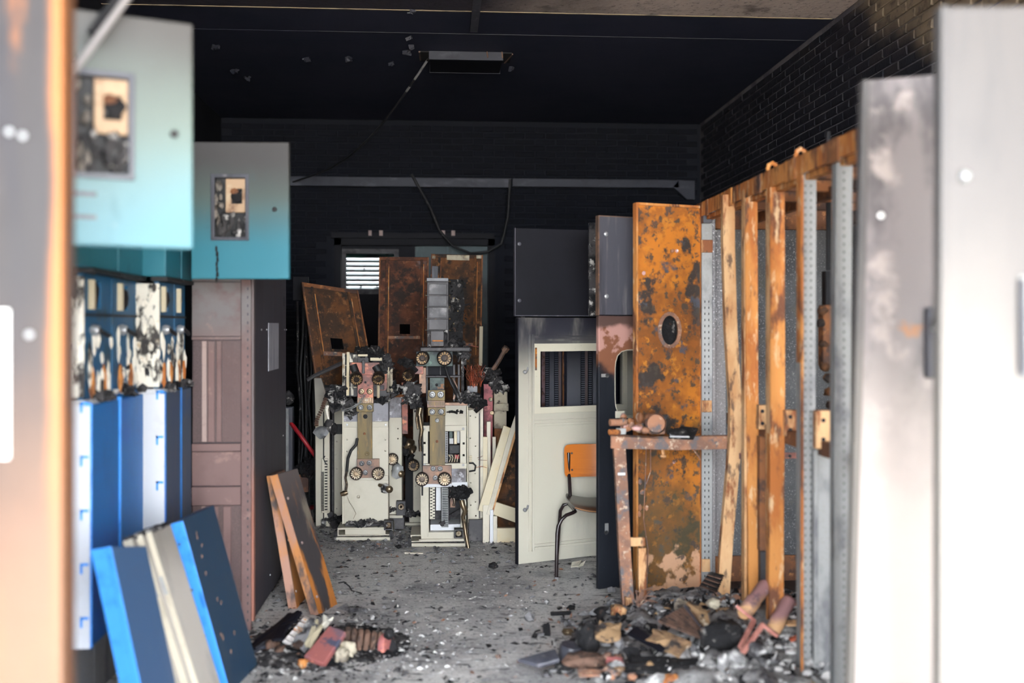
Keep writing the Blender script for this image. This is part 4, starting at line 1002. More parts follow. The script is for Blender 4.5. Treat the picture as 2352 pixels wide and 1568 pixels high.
pipe(rt, fr_, [(1023, 843, .0), (1028, 860, -.03), (1036, 878, -.04), (1046, 897, -.03), (1054, 912, .0)], .010, 'burnt_cable', M_rubber, 8); pipe(rt, fr_, [(1034, 872, .04), (1044, 890, .02), (1050, 905, .03)], .014, 'burnt_cable', M_rubber, 8)
pipe(rt, fr_, [(1040, 870, .08), (1050, 890, .06), (1042, 918, .05)], .008, 'copper_strut', M_cobrown, 4)
plate(rt, fr_, 'contact_mount', 956, 807, 1040, 841, M_verd, .03, .0); tulip(rt, fr_, 970, 822, 15.5, (-.1, -1, -.1), -.08, True, .07); tulip(rt, fr_, 1021, 822, 17.5, (.05, -1, -.1), -.08, True, .07)
plate(rt, fr_, 'chute_platform', 965, 797, 1080, 807, M_darksteel, .25, -.05, .006); clump(rt, fr_, 1050, 793, 30, 8, 'char_crust', M_charash, 40, 47, .02, .02, .08); clump(rt, fr_, 1062, 812, 20, 16, 'char_crust', M_charash, 40, 48, .05, .025)
tulip(rt, fr_, 936, 864, 13.5, (-.35, -1, -.35), -.02, True, .06, fr_.at(954, 846, .05)); plate(rt, fr_, 'copper_wing', 948, 838, 972, 860, M_copper, .02, .06)
clump(rt, fr_, 934, 832, 16, 8, 'char_crust', M_char, 24, 49, .05, .025)
# the chute itself
ch_ = plate(rt, fr_, 'arc_chute', 981, 640, 1030, 795, M_darksteel, .2, .0, label='grey riveted arc chute')
M_chute = mat('heat_tinted_steel', (72, 71, 74), [L((48, 47, 51), 4, .42, .66), L((112, 110, 111), 5, .56, .72, seed=4), PL((58, 54, 56), (0, 0, -1), 1.5, .15, .05, 3, .7)], rough=.5, metal=.2)
for k in range(5):
    y0 = 652 + k * 27
    plate(ch_, fr_, 'chute_panel', 985, y0, 1026, y0 + 24, M_chute, .006, -.005)
for y in (645, 677, 704, 731, 757):
    plate(ch_, fr_, 'chute_rib', 979, y, 1031, y + 2.5, M_darksteel, .012, -.012)
    for x in (979, 1032): part(MB().lathe([(.006, 0), (.004, .008)], fr_.at(x, y + 1, -.004), (-1 if x < 1000 else 1, 0, 0), 8), 'stud', M_brass, ch_)
plate(ch_, fr_, 'chute_leg', 982, 760, 990, 800, M_charash, .03, -.02); plate(ch_, fr_, 'chute_leg', 1019, 758, 1028, 806, M_charash, .03, -.02); plate(ch_, fr_, 'chute_cap', 980, 638, 1030, 648, M_greypanel, .06, -.01); plate(ch_, fr_, 'copper_lip', 993, 781, 1018, 784, M_rustpost, .02, -.015)
cs = MB().poly(fr_, [fr_.uv(*q) for q in ((1030, 795), (1064, 795), (1063, 740), (1068, 700), (1064, 660), (1058, 641), (1030, 640))], .3, .05)
part(cs, 'charred_side', M_char, rt)
mb = MB()
for k in range(40): mb.shards(fr_.at(1032 + random.Random(k).uniform(0, 36), 645 + k * 3.7, .05), (.02, .02, .02), 1, k + 500, .02, .3)
part(mb, 'side_flakes', M_char, rt, kind='stuff')
dots(rt, fr_, [(1043, 684), (1054, 686), (1044, 714), (1052, 714), (1043, 743), (1053, 743)], 2, 'stud', M_brass, .045)
pipe(rt, fr_, [(1066, 792, .05), (1084, 794, .04), (1099, 797, .03)], .003, 'bare_wire', M_copper, 5); pipe(rt, fr_, [(971, 795, -.02), (971, 784, -.02)], .003, 'pin', M_galv, 5); pipe(rt, fr_, [(1050, 794, -.02), (1050, 784, -.02)], .003, 'pin', M_galv, 5)
# right flank: board of charred relays, copper wire tuft
plate(rt, fr_, 'flank_plate', 1060, 818, 1072, 925, M_charash, .05, .1); plate(rt, fr_, 'relay_box', 1074, 888, 1098, 903, M_greypanel, .06, .1)
R = random.Random(12)
mb = MB()
for k in range(70):
    x, y = R.uniform(1078, 1108), R.uniform(872, 892)
    x2, y2 = x + R.uniform(-16, 12), R.uniform(835, 868)
    mb.tube([fr_.at(x, y, .1), fr_.at(lerp(x, x2, .4) + R.uniform(-5, 5), lerp(y, y2, .4), R.uniform(.02, .14)), fr_.at(lerp(x, x2, .75) + R.uniform(-8, 8), lerp(y, y2, .75), R.uniform(0, .16)), fr_.at(x2, y2, R.uniform(0, .2))], .0018, 4)
M_wire = mat('bare_copper_wire', (172, 84, 58), [L((96, 60, 52), 20, .45, .6), L((210, 120, 80), 30, .6, .7, seed=3)], rough=.45, metal=.3)
part(mb, 'copper_wire_tuft', M_wire, rt, kind='stuff')
clump(rt, fr_, 1075, 915, 32, 14, 'burnt_insulation', M_charash, 80, 51, .05, .022, .1, 4); clump(rt, fr_, 1098, 925, 16, 14, 'burnt_insulation', M_char, 40, 52, .06, .03); clump(rt, fr_, 945, 905, 18, 26, 'burnt_insulation', M_charash, 70, 53, .06, .03, .08); clump(rt, fr_, 955, 925, 14, 20, 'burnt_insulation', M_charash, 40, 54, .0, .02)
plate(rt, fr_, 'burnt_tongue', 962, 845, 978, 905, M_cobrown, .03, .1)
# columns to its side
f3 = FY(YR + .16)
cl = thing('beige_column', 'tall punched grey-white column standing at the side of the arc-chute truck', 'steel column', (f3.at(1088, 1200).x, YR + .3, 0))
plate(cl, f3, 'punched_plate', 1075, 938, 1100, 1200, M_beige, .02, 0, holes=[(1080, 955, 1.2), (1092, 958, 1.2), (1080, 1006, 1.2), (1092, 1024, 1.2), (1091, 1087, 1.2), (1081, 1108, 1.2), (1092, 1152, 1.2), (1081, 1160, 1.2), (1093, 1184, 1.5)])
plate(cl, f3, 'slotted_edge', 1100, 950, 1103, 1190, M_darksteel, .03, .01); plate(cl, f3, 'cream_strip', 1103, 938, 1110, 1190, M_cream, .02, .02); plate(cl, f3, 'back_body', 1076, 940, 1109, 1205, M_beige_soot, .25, .05); plate(cl, f3, 'foot', 1076, 1198, 1112, 1219, M_darksteel, .3, .02)
part(MB().lathe([(.012, -.02), (.016, 0), (.012, .02)], f3.at(1079, 936, -.02), (1, 0, 0), 10), 'porcelain_knob', M_lime, cl, smooth=50)
mb = MB()
for k in range(5): mb.pr(f3, 1077, 1046 + k * 4, 1084, 1048.6 + k * 4, .02, -.02)
part(mb, 'terminal_block', M_creamwarm, cl); pipe(cl, f3, [(1078, 1062, -.03), (1086, 1061, -.05), (1092, 1067, -.05), (1090, 1078, -.05), (1078, 1081, -.03)], .006, 'black_wire', M_rubber, 8)
pipe(cl, f3, [(1092, 1072, -.04), (1105, 1068, -.05), (1118, 1072, -.05)], .0015, 'copper_wire', M_wire, 5); pipe(cl, f3, [(1096, 1050, -.03), (1108, 1045, -.04), (1098, 1054, -.04), (1118, 1056, -.03)], .0015, 'copper_wire', M_wire, 5)
plate(cl, f3, 'dark_skid', 1076, 1190, 1110, 1240, M_darksteel, .02, -.05)
# truck behind, seen between the two
yb_ = G(940, 1206).y
fb_ = FY(yb_)
bt = thing('breaker_truck', 'sooted beige breaker truck in the gap between the copper-plated and arc-chute trucks', 'breaker truck', (fb_.at(945, 1206).x, yb_ + .2, 0), 'burnt breaker trucks')
plate(bt, fb_, 'front_post', 949, 938, 972, 1176, M_beige_soot, .25, 0.0); plate(bt, fb_, 'base_plate', 940, 1184, 975, 1198, M_beige_soot, .3, -.02); plate(bt, fb_, 'base_channel', 927, 1183, 941, 1199, M_darksteel, .3, -.02, holes=[(929, 1186, 939, 1196)])
part(MB().tube([fb_.at(929, 1202, -.03), fb_.at(975, 1202, -.03)], .014, 10), 'axle_tube', M_beige, bt, smooth=40)
part(MB().lathe([(.03, -.012), (.034, 0), (.03, .012)], Vector((fb_.at(927, 1202, -.03).x, yb_ - .03, .034)), (1, 0, 0), 16), 'wheel', M_charash, bt, smooth=30)
tulip(bt, fb_, 950, 1064, 13.5, b=-.14, burnt=True, ln=.1); plate(bt, fb_, 'dark_core', 930, 1050, 950, 1182, M_dark, .2, .06)
for k, (x, y, r) in enumerate(((924, 1010, 12), (938, 1018, 14), (932, 1034, 12), (946, 1030, 10), (944, 1048, 8))):
    part(MB().lump(fb_.at(x, y, -.06), (r * .0034, .04, r * .0036), k + 3, 2, .6, 2.4), 'molten_lump', M_bronze if k % 2 else M_char, bt, smooth=60)
clump(bt, fb_, 945, 1178, 30, 6, 'ash_ledge', M_charash, 40, 61, -.02, .02)
# pink board and lime blocks at the right
yp = YR + .55
fp = FY(yp)
pk = thing('resin_board', 'upright scorched pink resin board behind the arc-chute truck, beside the crumbling block', 'board', (fp.at(1123, 1100).x, yp, 0))
plate(pk, fp, 'board', 1111, 882, 1132, 1205, M_pinkboard, .02, 0.0)
for p in ((1127, 917), (1130, 948)): bolt(pk, fp, *p, 5, .0, M_bronze)
clump(pk, fp, 1128, 858, 22, 14, 'burnt_crust', M_charash, 40, 71, .02, .03, .06); clump(pk, fp, 1140, 880, 12, 18, 'burnt_crust', M_charash, 30, 72, .02, .03)
lb = thing('lime_block', 'crumbling tan insulating block with ash crust, against the black wall', 'block', (fp.at(1150, 1100).x, yp + .1, 0))
plate(lb, fp, 'block', 1135, 900, 1166, 928, M_lime, .12, .02, .008); plate(lb, fp, 'block', 1135, 927, 1169, 945, M_lime, .12, .03, .006); plate(lb, fp, 'block', 1135, 944, 1164, 985, M_lime, .12, .025, .006); plate(lb, fp, 'post', 1136, 985, 1160, 1206, M_rustdark, .1, .04)
clump(lb, fp, 1150, 893, 18, 9, 'ash_crust', M_charash, 40, 73, .05, .025, .06)
st = part(MB().tube([fp.at(1122, 866, .02), fp.at(1146, 828, .0), fp.at(1160, 802, -.02)], .017, 6).tube([fp.at(1157, 806, -.02), fp.at(1164, 797, -.03)], .026, 6), 'charred_handle', M_cobrown, pk)

# rusty sheet panels standing behind
def sheet(label, Yb, Yt, tl, tr, paint, holes=(), ribs=()):
    """a steel sheet leaning a little, its top corners measured; it stands on its lowest corner"""
    p3, p2 = PY(tl[0], tl[1], Yt), PY(tr[0], tr[1], Yt)
    ex = (p2 - p3).normalized()
    lean = Vector((0, Yt - Yb, p3.z)).normalized()
    ez = (lean - ex * lean.dot(ex)).normalized()
    L_ = min(p3.z, p2.z) / ez.z
    low = p3 if p3.z < p2.z else p2
    o = p3 - ez * (low.z / ez.z)
    fr = Fr(o, ex, ez)
    w_ = (p2 - p3).length
    a0, a1, top = 0, w_, (p3 - o).dot(ez)
    t = thing('rusty_sheet', label, 'metal sheet', o + ex * w_ / 2, 'rusty sheets behind the trucks')
    hs = []
    for h in holes:
        p, q = fr.uv(h[0], h[3]), fr.uv(h[2], h[1])
        hs.append((p[0], p[1], q[0], q[1]))
    part(MB().holes(fr, a0, a1, 0, top, hs, .004), 'sheet', paint, t)
    for q in (.16, .86):
        part(MB().fb(fr, a0 + w_ * q - .012, a0 + w_ * q + .012, top * .45, top - .02, -.012, .0), 'pressed_rib', paint, t, bev=.004)
        part(MB().fb(fr, a0 + w_ * q + .012, a0 + w_ * q + .018, top * .6, top - .06, -.009, .0), 'bright_seam', M_rustpost, t)
    part(MB().fb(fr, a0, a1, top - .03, top, -.01, .004), 'folded_top', paint, t, bev=.003)
    part(MB().fb(fr, a0, a0 + .012, 0, top, -.014, .0).fb(fr, a1 - .012, a1, 0, top, -.014, .0), 'folded_side', M_rustdark, t, bev=.002)
    part(MB().fb(fr, a0 + w_ * .2, a1 - w_ * .15, fr.uv((tl[0] + tr[0]) / 2, ribs[0])[1] - .012, fr.uv((tl[0] + tr[0]) / 2, ribs[0])[1] + .012, -.01, 0), 'cross_rib', M_rustgrey, t, bev=.003)
    return t, fr, a0, a1, top
class Bil:
    """a plane-like patch through four corner points: bottom left, bottom right, top right, top left"""
    def __init__(s, bl, br, tr, tl):
        s.q = (bl, br, tr, tl)
        s.n = (br - bl).cross(tl - bl).normalized() * -1
    def W(s, a, b, c):
        bl, br, tr, tl = s.q
        return bl.lerp(br, a).lerp(tl.lerp(tr, a), c) + s.n * b
bq = Bil(P(726, 884, 7.98), P(860, 884, 8.25), P(821, 667, 8.35), P(692, 648, 8.05))
ts_ = thing('rusty_sheet', 'tilted rusty sheet with square hole, lowest of the three behind the trucks', 'metal sheet', bq.W(.5, 0, 0), 'rusty sheets behind the trucks')
part(MB().holes(bq, 0, 1, 0, 1, [(.36, .36, .57, .47)], .004), 'sheet', M_rustpanel, ts_)
for q in (.17, .82):
    part(MB().fb(bq, q - .025, q + .025, .12, .97, -.012, 0), 'pressed_rib', M_rustpanel, ts_, bev=.004); part(MB().fb(bq, q + .025, q + .04, .3, .9, -.009, 0), 'bright_seam', M_rustpost, ts_)
part(MB().fb(bq, 0, 1, .96, 1, -.01, .004), 'folded_top', M_rustdark, ts_, bev=.003); part(MB().fb(bq, 0, .025, 0, 1, -.014, 0).fb(bq, .975, 1, 0, 1, -.014, 0), 'folded_side', M_rustdark, ts_, bev=.002)
part(MB().fb(bq, .18, .85, .29, .33, -.01, 0), 'cross_rib', M_rustgrey, ts_, bev=.003)
part(MB().box(bq.W(0, 0, 0).x - .02, 8.1, 0, bq.W(1, 0, 0).x + .02, 8.3, bq.W(0, 0, 0).z - .002), 'support_box', M_dark, rk)
_, fq, a0, a1, tp_ = sheet('red-brown rusty sheet in front of the louvred window, with square hole', 8.45, 8.75, (871, 590), (985, 591), M_rustpanel2, [(918, 744, 942, 767)], (775,))
_, fq, a0, a1, tp_ = sheet('rusty sheet with pale scorched top, directly behind the grey arc chute', 8.6, 8.85, (990, 583), (1109, 586), M_rustpanel, [], (790,))
part(MB().pr(fq, 1100, 750, 1109, 840, .004, -.016), 'pale_edge', M_creamwarm, _); part(MB().pr(fq, 992, 588, 1000, 594, .003, -.013).pr(fq, 1026, 587, 1078, 597, .003, -.013).pr(fq, 1094, 587, 1106, 594, .003, -.013), 'pale_scorch', M_lime, _)
part(MB().pr(fq, 992, 612, 1006, 640, .006, -.016), 'grey_tab', M_greypanel, _)

# cream frames between the truck and the cream door
yf_ = G(1150, 1246).y
ff = FY(yf_)
fa = thing('low_cream_frame', 'low cream frame standing on the ash between truck and cream door', 'frame', (ff.at(1150, 1246).x, yf_ + .04, 0))
plate(fa, ff, 'stile', 1109, 1160, 1124, 1246, M_cream, .04, .0); plate(fa, ff, 'stile', 1125, 1170, 1133, 1247, M_white, .03, -.01); plate(fa, ff, 'stile', 1133, 1185, 1142, 1247, M_cream, .04, .0); plate(fa, ff, 'bottom_rail', 1136, 1213, 1200, 1246, M_creamwarm, .04, .002)
fb2 = FY(yf_ + .12)
for q, (a, b_, c_, d_, m, lab) in enumerate(((1107, 1003, 1120, 1212, M_creamwarm, 'stained cream strip propped upright beside the punched column'), (1118, 968, 1127, 1200, M_cream, 'thin tall cream strip standing behind the tilted cream frame'), (1131, 1003, 1139, 1200, M_cream, 'short cream strip with rusty edge half hidden by the tilted frame'))):
    fz = FY(yf_ + .13 + .07 * q)
    p_, q_ = fz.uv(a, d_), fz.uv(c_, b_)
    o = part(MB().fb(fz, p_[0], q_[0], 0, q_[1], 0, .03), 'cream_strip', m, None, bev=.003)
    tag(o, lab, 'strip', 'cream strips by the truck')
yt_ = yf_ - .02
ft = FY(yt_ + .03)
tf = thing('tilted_frame', 'tilted cream frame leaning against the cream door, its corner down by the truck', 'frame', (ft.at(1110, 1175).x, yt_, ft.at(1110, 1180).z))
part(MB().ppoly(ft, [(1098, 1172), (1128, 1183), (1178, 985), (1157, 976)], .03), 'stile', M_creamwarm, tf, bev=.003)
part(MB().ppoly(ft, [(1117, 1180), (1127, 1183), (1185, 980), (1190, 945), (1188, 940), (1172, 985)], .02, -.012), 'raised_moulding', M_cream, tf, bev=.002)
part(MB().ppoly(ft, [(1127, 1183), (1133, 1177), (1188, 990), (1184, 985)], .03, -.004), 'rusty_lip', M_rustpost2, tf)
part(MB().ppoly(ft, [(1112, 1174), (1200, 1206), (1200, 1172), (1138, 1152)], .03, .002), 'bottom_rail', M_creamwarm, tf, bev=.003)
o = part(MB().pr(FY(yf_ + .3), 1143, 990, 1215, 1215, .01), 'rust_board', M_rustpanel, None); tag(o, 'dark rusty board seen inside the tilted cream frame', 'board')

# dark corner at the left: hose, grey post, hanging burnt cables
Yc = 8.3
fc = FY(Yc)
o = part(MB().tube([fc.at(640, 950, .1), fc.at(672, 976, .0), fc.at(690, 995, -.05), fc.at(708, 1020, -.05), fc.at(735, 1062, .0), fc.at(770, 1120, .1), fc.at(800, 1190, .2)], .017, 10), 'red_hose', M_red, None, smooth=60); tag(o, 'red hose looping down in the dark corner by the open rack', 'hose')
o = part(MB().tube([fc.at(690, 1180, .3), fc.at(710, 1175, .2), fc.at(735, 1166, .1)], .02, 10), 'red_hose', M_red, None, smooth=60); tag(o, 'short end of red hose low on the floor by the open rack', 'hose')
Xg = fc.at(660, 950).x
t = thing('grey_post', 'narrow grey cabinet post in the gap beside the perforated cabinet', 'post', (Xg, Yc, 0))
part(MB().pr(fc, 650, 935, 672, 1217, .1), 'post', M_greypanel, t, bev=.004); part(MB().pr(fc, 656, 938, 663, 1210, .01, -.008), 'pale_face', M_galv, t); part(MB().lump(fc.at(662, 915, .04), (.04, .04, .06), 5, 2, .4), 'melted_cap', M_charash, t, smooth=50)
t = thing('burnt_cable_bundle', 'bundle of charred cables hanging down the black wall in the left corner', 'cables', (fc.at(700, 900).x, Yc + .25, 0))
R = random.Random(4)
for k in range(9):
    x = 678 + k * 7
    part(MB().tube([fc.at(x + R.uniform(-4, 4), y, .2 + R.uniform(-.03, .03)) for y in (690, 770, 850, 930, 1010, 1090, 1196)], R.uniform(.008, .016), 7), 'charred_cable', M_rubber if k % 3 else M_char, t, smooth=60)
part(MB().pr(fc, 664, 632, 700, 688, .06, .2), 'junction_box', M_blackpanel, t, bev=.004)
clump(t, fc, 712, 1080, 40, 26, 'burnt_tangle', M_char, 120, 81, .1, .03, .15, 5)
part(MB().pr(fc, 680, 1090, 708, 1130, .02, .0), 'rust_scrap', M_rustdark, t)
# hanging cable from the light and the loop by the door
fw = FY(YB - .25)
# ------------------------------------------------------------------ the cabinet row along the right
def sweep(mb, path, prof):
    n = len(prof)
    vs = [Vector(p) + Vector((a, b, 0)) for p in path for a, b in prof]
    fs = [(i * n + k, i * n + (k + 1) % n, (i + 1) * n + (k + 1) % n, (i + 1) * n + k) for i in range(len(path) - 1) for k in range(n)]
    fs += [tuple(range(n - 1, -1, -1)), tuple((len(path) - 1) * n + k for k in range(n))]
    return mb.add(vs, fs)
def uprof(w_, d, t=.007):
    return [(-w_ / 2, 0), (w_ / 2, 0), (w_ / 2, d), (w_ / 2 - t, d), (w_ / 2 - t, t), (-w_ / 2 + t, t), (-w_ / 2 + t, d), (-w_ / 2, d)]
def lprof(w_, d, t=.007):
    return [(-w_ / 2, 0), (w_ / 2, 0), (w_ / 2, t), (-w_ / 2 + t, t), (-w_ / 2 + t, d), (-w_ / 2, d)]
XF, XBk, ZTOP = 1.5, 2.32, 2.2
frm = thing('burnt_switchgear_frame', 'long rusted and galvanised frame of gutted cabinets below the brick wall', 'cabinet frame', (1.9, 4.3, 0))
YE = 5.95
def fx(px, py, X=XF):
    y = yx(px, X); d = X * sin(TH) + y * cos(TH)
    return Vector((X, y, CH + (HZ - py) / FOC * d))
M_perf = mat('perforation_shadow', (84, 82, 82), rough=.8)
def post(pts, width, dep, m, name='frame_post', prof=uprof, bev=.002):
    """pts: (px, z) up the post, kept on one depth"""
    y = yx(pts[len(pts) // 2][0], XF)
    path = [Vector((PY(px, 750, y).x, y, z)) for px, z in pts]
    return part(sweep(MB(), path, prof(width, dep)), name, m, frm, bev=bev)
p1 = post([(1666, 0), (1662, .12), (1672, .45), (1690, .9), (1691, 1.1), (1680, 1.5), (1675, 1.9), (1674, 2.17)], .062, .045, M_rustpost2)
p2 = post([(1734, 0), (1733, .5), (1728, 1.2), (1726, 2.17)], .060, .05, M_rustpost)
p3 = post([(1784, 0), (1784, .6), (1787, 1.2), (1786, 2.17)], .066, .05, M_rustpost)
for px_, w_ in ((1712, .012), (1770, .014)):
    yy_ = yx(px_ + 14, XF)
    part(sweep(MB(), [Vector((PY(px_, 750, yy_).x, yy_ - .004, z)) for z in (0, 1.1, 2.16)], lprof(w_, .05, .004)), 'bright_flange', M_rustpost2, frm)
p4 = post([(1856, 0), (1856, 1.2), (1858, 2.17)], .064, .05, M_galv)
part(sweep(MB(), [Vector((PY(1842, 750, p4.matrix_world.translation.y + yx(1856, XF)).x, yx(1856, XF) - .003, z)) for z in (0, 1.1, 2.17)], lprof(.012, .05, .004)), 'rusted_edge', M_rustpost, frm)
p5 = post([(1936, 0), (1936, 1.2), (1941, 2.17)], .062, .05, M_galv)
for pt, col, y0, y1, dx in ((1856, M_dark, .02, 2.1, (-.012, .012)), (1936, M_dark, .02, 2.1, (0.004,))):
    y = yx(pt, XF)
    mb = MB()
    for k in range(70):
        z = y0 + (y1 - y0) * k / 70
        x = PY(pt, 750, y).x
        for d in dx: mb.box(x + d - .0035, y - .0008, z, x + d + .0035, y + .002, z + .009)
    part(mb, 'post_perforation', M_perf, frm, kind='stuff')
for px in (2015, 2110): post([(px, 0), (px, 2.17)], .06, .05, M_rustpost)
# top rails
yfar = yx(1588, XF)
ynear = 3.06
mb = MB().box(XF - .035, ynear, 2.12, XF - .029, yfar, 2.2).box(XF - .035, ynear, 2.194, XF + .04, yfar, 2.2).box(XF - .01, ynear, 2.1, XF + .03, yfar, 2.125)
part(mb, 'top_rail', M_rustpost, frm, bev=.002)
part(MB().box(XF - .03, yfar - .4, 2.08, XF + .02, yfar + .22, 2.2), 'rail_end', M_greypanel, frm, bev=.003)
R = random.Random(6)
for k in range(5):
    y = 3.75 + k * .47
    part(MB().box(XF - .04, y, 2.11, XF - .03, y + R.uniform(.05, .14), 2.2), 'scale_patch', M_rustpost if k % 2 else M_rustdark, frm, bev=.003)
part(MB().box(XBk - .06, ynear, 2.06, XBk, YE, 2.19), 'back_rail', M_rustdark, frm, bev=.003)
for px in (1680, 1727, 1786, 1858, 1941):
    y = yx(px, XF)
    part(MB().bar((XF, y + .03, 2.13), (XBk - .03, y + .03, 2.13), .04, .05), 'cross_bar', M_rustdark, frm, bev=.002)
part(MB().box(XF + .02, YE - .06, 2.06, XBk, YE - .02, 2.19), 'cross_bar', M_rustdark, frm, bev=.002)
part(MB().bar((XF + .25, ynear, 2.1), (XF + .25, YE, 2.1), .03, .05), 'middle_rail', M_rustdark, frm)
for px, py in ((1839, 348), (1774, 380)):
    y = yx(px, XF)
    g = Fr((XF - .0, y, 2.2), (1, 0, 0))
    part(MB().tube([g.W(a, 0, c) for a, c in ((-.016, -.02), (-.02, .012), (-.016, .03), (0, .04), (.016, .03), (.02, .012), (.016, -.02))], .010, 8), 'lifting_eye', M_rustpost, frm, smooth=60)
# mid rail, brackets, strap
rail = Fr((XF + .05, 0, 0), (0, -1, 0))
part(MB().box(XF + .03, 3.6, .98, XF + .08, 5.5, 1.04), 'mid_rail', M_rustdark, frm, bev=.003)
g5 = FY(yx(1755, XF) + .02)
for a, b_, c_, d_, yy in ((1743, 930, 1766, 986, 1750), (1803, 942, 1838, 1002, 1800), (1875, 943, 1921, 1031, 1880), (1700, 935, 1714, 962, 1690)):
    g = FY(yx(yy, XF) + .05)
    q = plate(frm, g, 'bracket', a, b_, c_, d_, M_rustpost2, .04, 0, .004)
    for p in ((.35, .25), (.35, .75)):
        part(MB().lathe([(.009, -.001), (.009, .002)], g.at(lerp(a, c_, p[0]), lerp(b_, d_, p[1])), (0, -1, 0), 10), 'bolt_hole', M_dark, q)
g = FY(5.2)
stp = plate(frm, g, 'copper_strap', 1698, 1040, 1846, 1054, M_copper, .006, 0)
for k in range(8): part(MB().lathe([(.008, 0), (.008, .002)], g.at(1706 + k * 18, 1047), (0, -1, 0), 8), 'strap_hole', M_dark, stp)
# end wall and galvanised sheets inside
e = FY(YE)
pe = plate(frm, e, 'end_sheet', 1640, 474, 1666, 1330, M_galvlight, .01, -.01)
plate(frm, e, 'end_sheet', 1666, 470, 1760, 1300, M_galvdark, .01, 0); plate(frm, e, 'end_sheet', 1761, 470, 1856, 1300, M_galvdark, .01, 0); plate(frm, e, 'end_sheet', 1857, 470, 1960, 1300, M_galvdark, .01, 0)
plate(frm, e, 'soot_line_bar', 1640, 464, 1960, 476, M_dark, .03, -.02); plate(frm, e, 'kick_board', 1640, 1276, 1960, 1370, M_rustdark, .03, -.02)
part(MB().box(XBk - .01, 3.06, .0, XBk, YE, 2.1), 'back_sheet', M_galvdark, frm)
part(MB().box(XF + .1, 3.06, .0, XBk, YE, .03), 'floor_sheet', M_darksteel, frm)
# light galvanised column beside the rust door
yc_ = YE - .16
e2 = FY(yc_)
c_ = plate(frm, e2, 'galvanised_column', 1612, 478, 1641, 1345, M_galv, .05, 0)
plate(frm, e2, 'column_flange', 1636, 478, 1642, 1345, M_galvlight, .1, -.01)
mb = MB()
for k in range(46):
    for x in (1618, 1627): mb.pr(e2, x, 690 + k * 14, x + 2, 695 + k * 14, .002, -.001)
part(mb, 'post_perforation', M_dark, frm, kind='stuff')
plate(frm, e2, 'rusted_hinge', 1609, 551, 1636, 580, M_rustpost2, .012, -.014, .003); plate(frm, e2, 'rusted_hinge', 1611, 919, 1634, 946, M_rustpost2, .012, -.014, .003); plate(frm, e2, 'rusted_hinge', 1611, 1283, 1630, 1312, M_rustpost2, .012, -.014, .003)
# lower galvanised cover between the two galvanised posts
g = FY(yx(1880, XF) + .1)
plate(frm, g, 'lower_cover', 1868, 1031, 1925, 1640, M_galv, .006, 0); plate(frm, g, 'inner_post', 1866, 1031, 1875, 1640, M_galv, .03, -.02)
g = FY(yx(1757, XF) + .12)
plate(frm, g, 'inner_post', 1745, 1002, 1766, 1265, M_rustdark, .04, 0); plate(frm, g, 'inner_post', 1747, 1266, 1764, 1440, M_darksteel, .04, 0); plate(frm, g, 'inner_bar', 1765, 1000, 1800, 1008, M_rustgrey, .03, .0)
# scorched contacts hanging in the gutted cabinet
g = FY(4.95)
part(MB().pr(g, 1897, 622, 1918, 700, .06, 0), 'contact_stack', M_dark, frm, bev=.004); part(MB().pr(g, 1888, 700, 1918, 842, .08, -.02), 'contact_stack', M_rustdark, frm, bev=.01)
for k, (x, y, r) in enumerate(((1890, 712, 9), (1886, 742, 8), (1896, 840, 11), (1902, 868, 9), (1904, 900, 8), (1906, 930, 7), (1892, 790, 8))):
    part(MB().lump(g.at(x, y, .0), (r * .0026, .03, r * .0028), k, 2, .4), 'scorched_lug', M_rustpanel, frm, smooth=60)
part(MB().tube([g.at(1908, 620, .03), g.at(1908, 300, .03)], .012, 8), 'hanger_rod', M_dark, frm)
# the open rust door
Pl, Pr = P(1461, 1375, 5.74), P(1611, 1375, YE - .04)
rd = Fr((Pl.x, Pl.y, 0), (Pr.x - Pl.x, Pr.y - Pl.y, 0))
wd = (Vector((Pr.x, Pr.y, 0)) - Vector((Pl.x, Pl.y, 0))).length
hc = rd.uv(1537, 758); hr = (rd.uv(1559, 758)[0] - hc[0], rd.uv(1537, 722)[1] - hc[1])
dl = part(MB().round_hole(rd, 0, wd, .02, rd.uv(1465, 466)[1], hc[0], hc[1], hr[0], hr[1], .02, 2.2), 'open_door', M_rustdoor, frm, bev=.004, label='orange and black rusted open door with a round hole')
zt_ = rd.uv(1465, 466)[1]
mb = MB()
n = 26
for k in range(n):
    a0, a1 = 2 * pi * k / n, 2 * pi * (k + 1) / n
    mb.bar(rd.W(hc[0] + hr[0] * 1.05 * cos(a0), -.004, hc[1] + hr[1] * 1.05 * sin(a0)), rd.W(hc[0] + hr[0] * 1.05 * cos(a1), -.004, hc[1] + hr[1] * 1.05 * sin(a1)), .02, .016, (0, 1, 0))
part(mb, 'hole_rim', M_rustgrey, dl, smooth=60)
part(MB().fb(rd, hc[0] - .09, hc[0] + .09, hc[1] - .12, hc[1] + .12, .05, .08), 'hole_backing', M_char, dl)  # dark plate added so the hole reads as deep shade
part(MB().fb(rd, -.004, .008, .02, zt_, -.012, .03).fb(rd, wd - .01, wd + .003, .02, zt_, -.012, .03).fb(rd, 0, wd, zt_ - .012, zt_ + .003, -.01, .03), 'folded_rim', M_rustpost, dl, bev=.003)
mb = MB()
pts = [rd.at(1478 + dx, y, -.02) for dx, y in ((2, 1030), (0, 1100), (-4, 1190), (6, 1260), (4, 1330), (2, 1372))]
mb.tube(pts, .003, 5)
mb.tube([rd.at(1490, 1030, -.02), rd.at(1488, 1080, -.03), rd.at(1480, 1110, -.02)], .003, 5)
for k, (x, y) in enumerate(((1468, 1105), (1472, 1130), (1468, 1165), (1482, 1165), (1466, 1180))): mb.lump(rd.at(x, y, -.012), (.012, .008, .018), k, 1, .5)
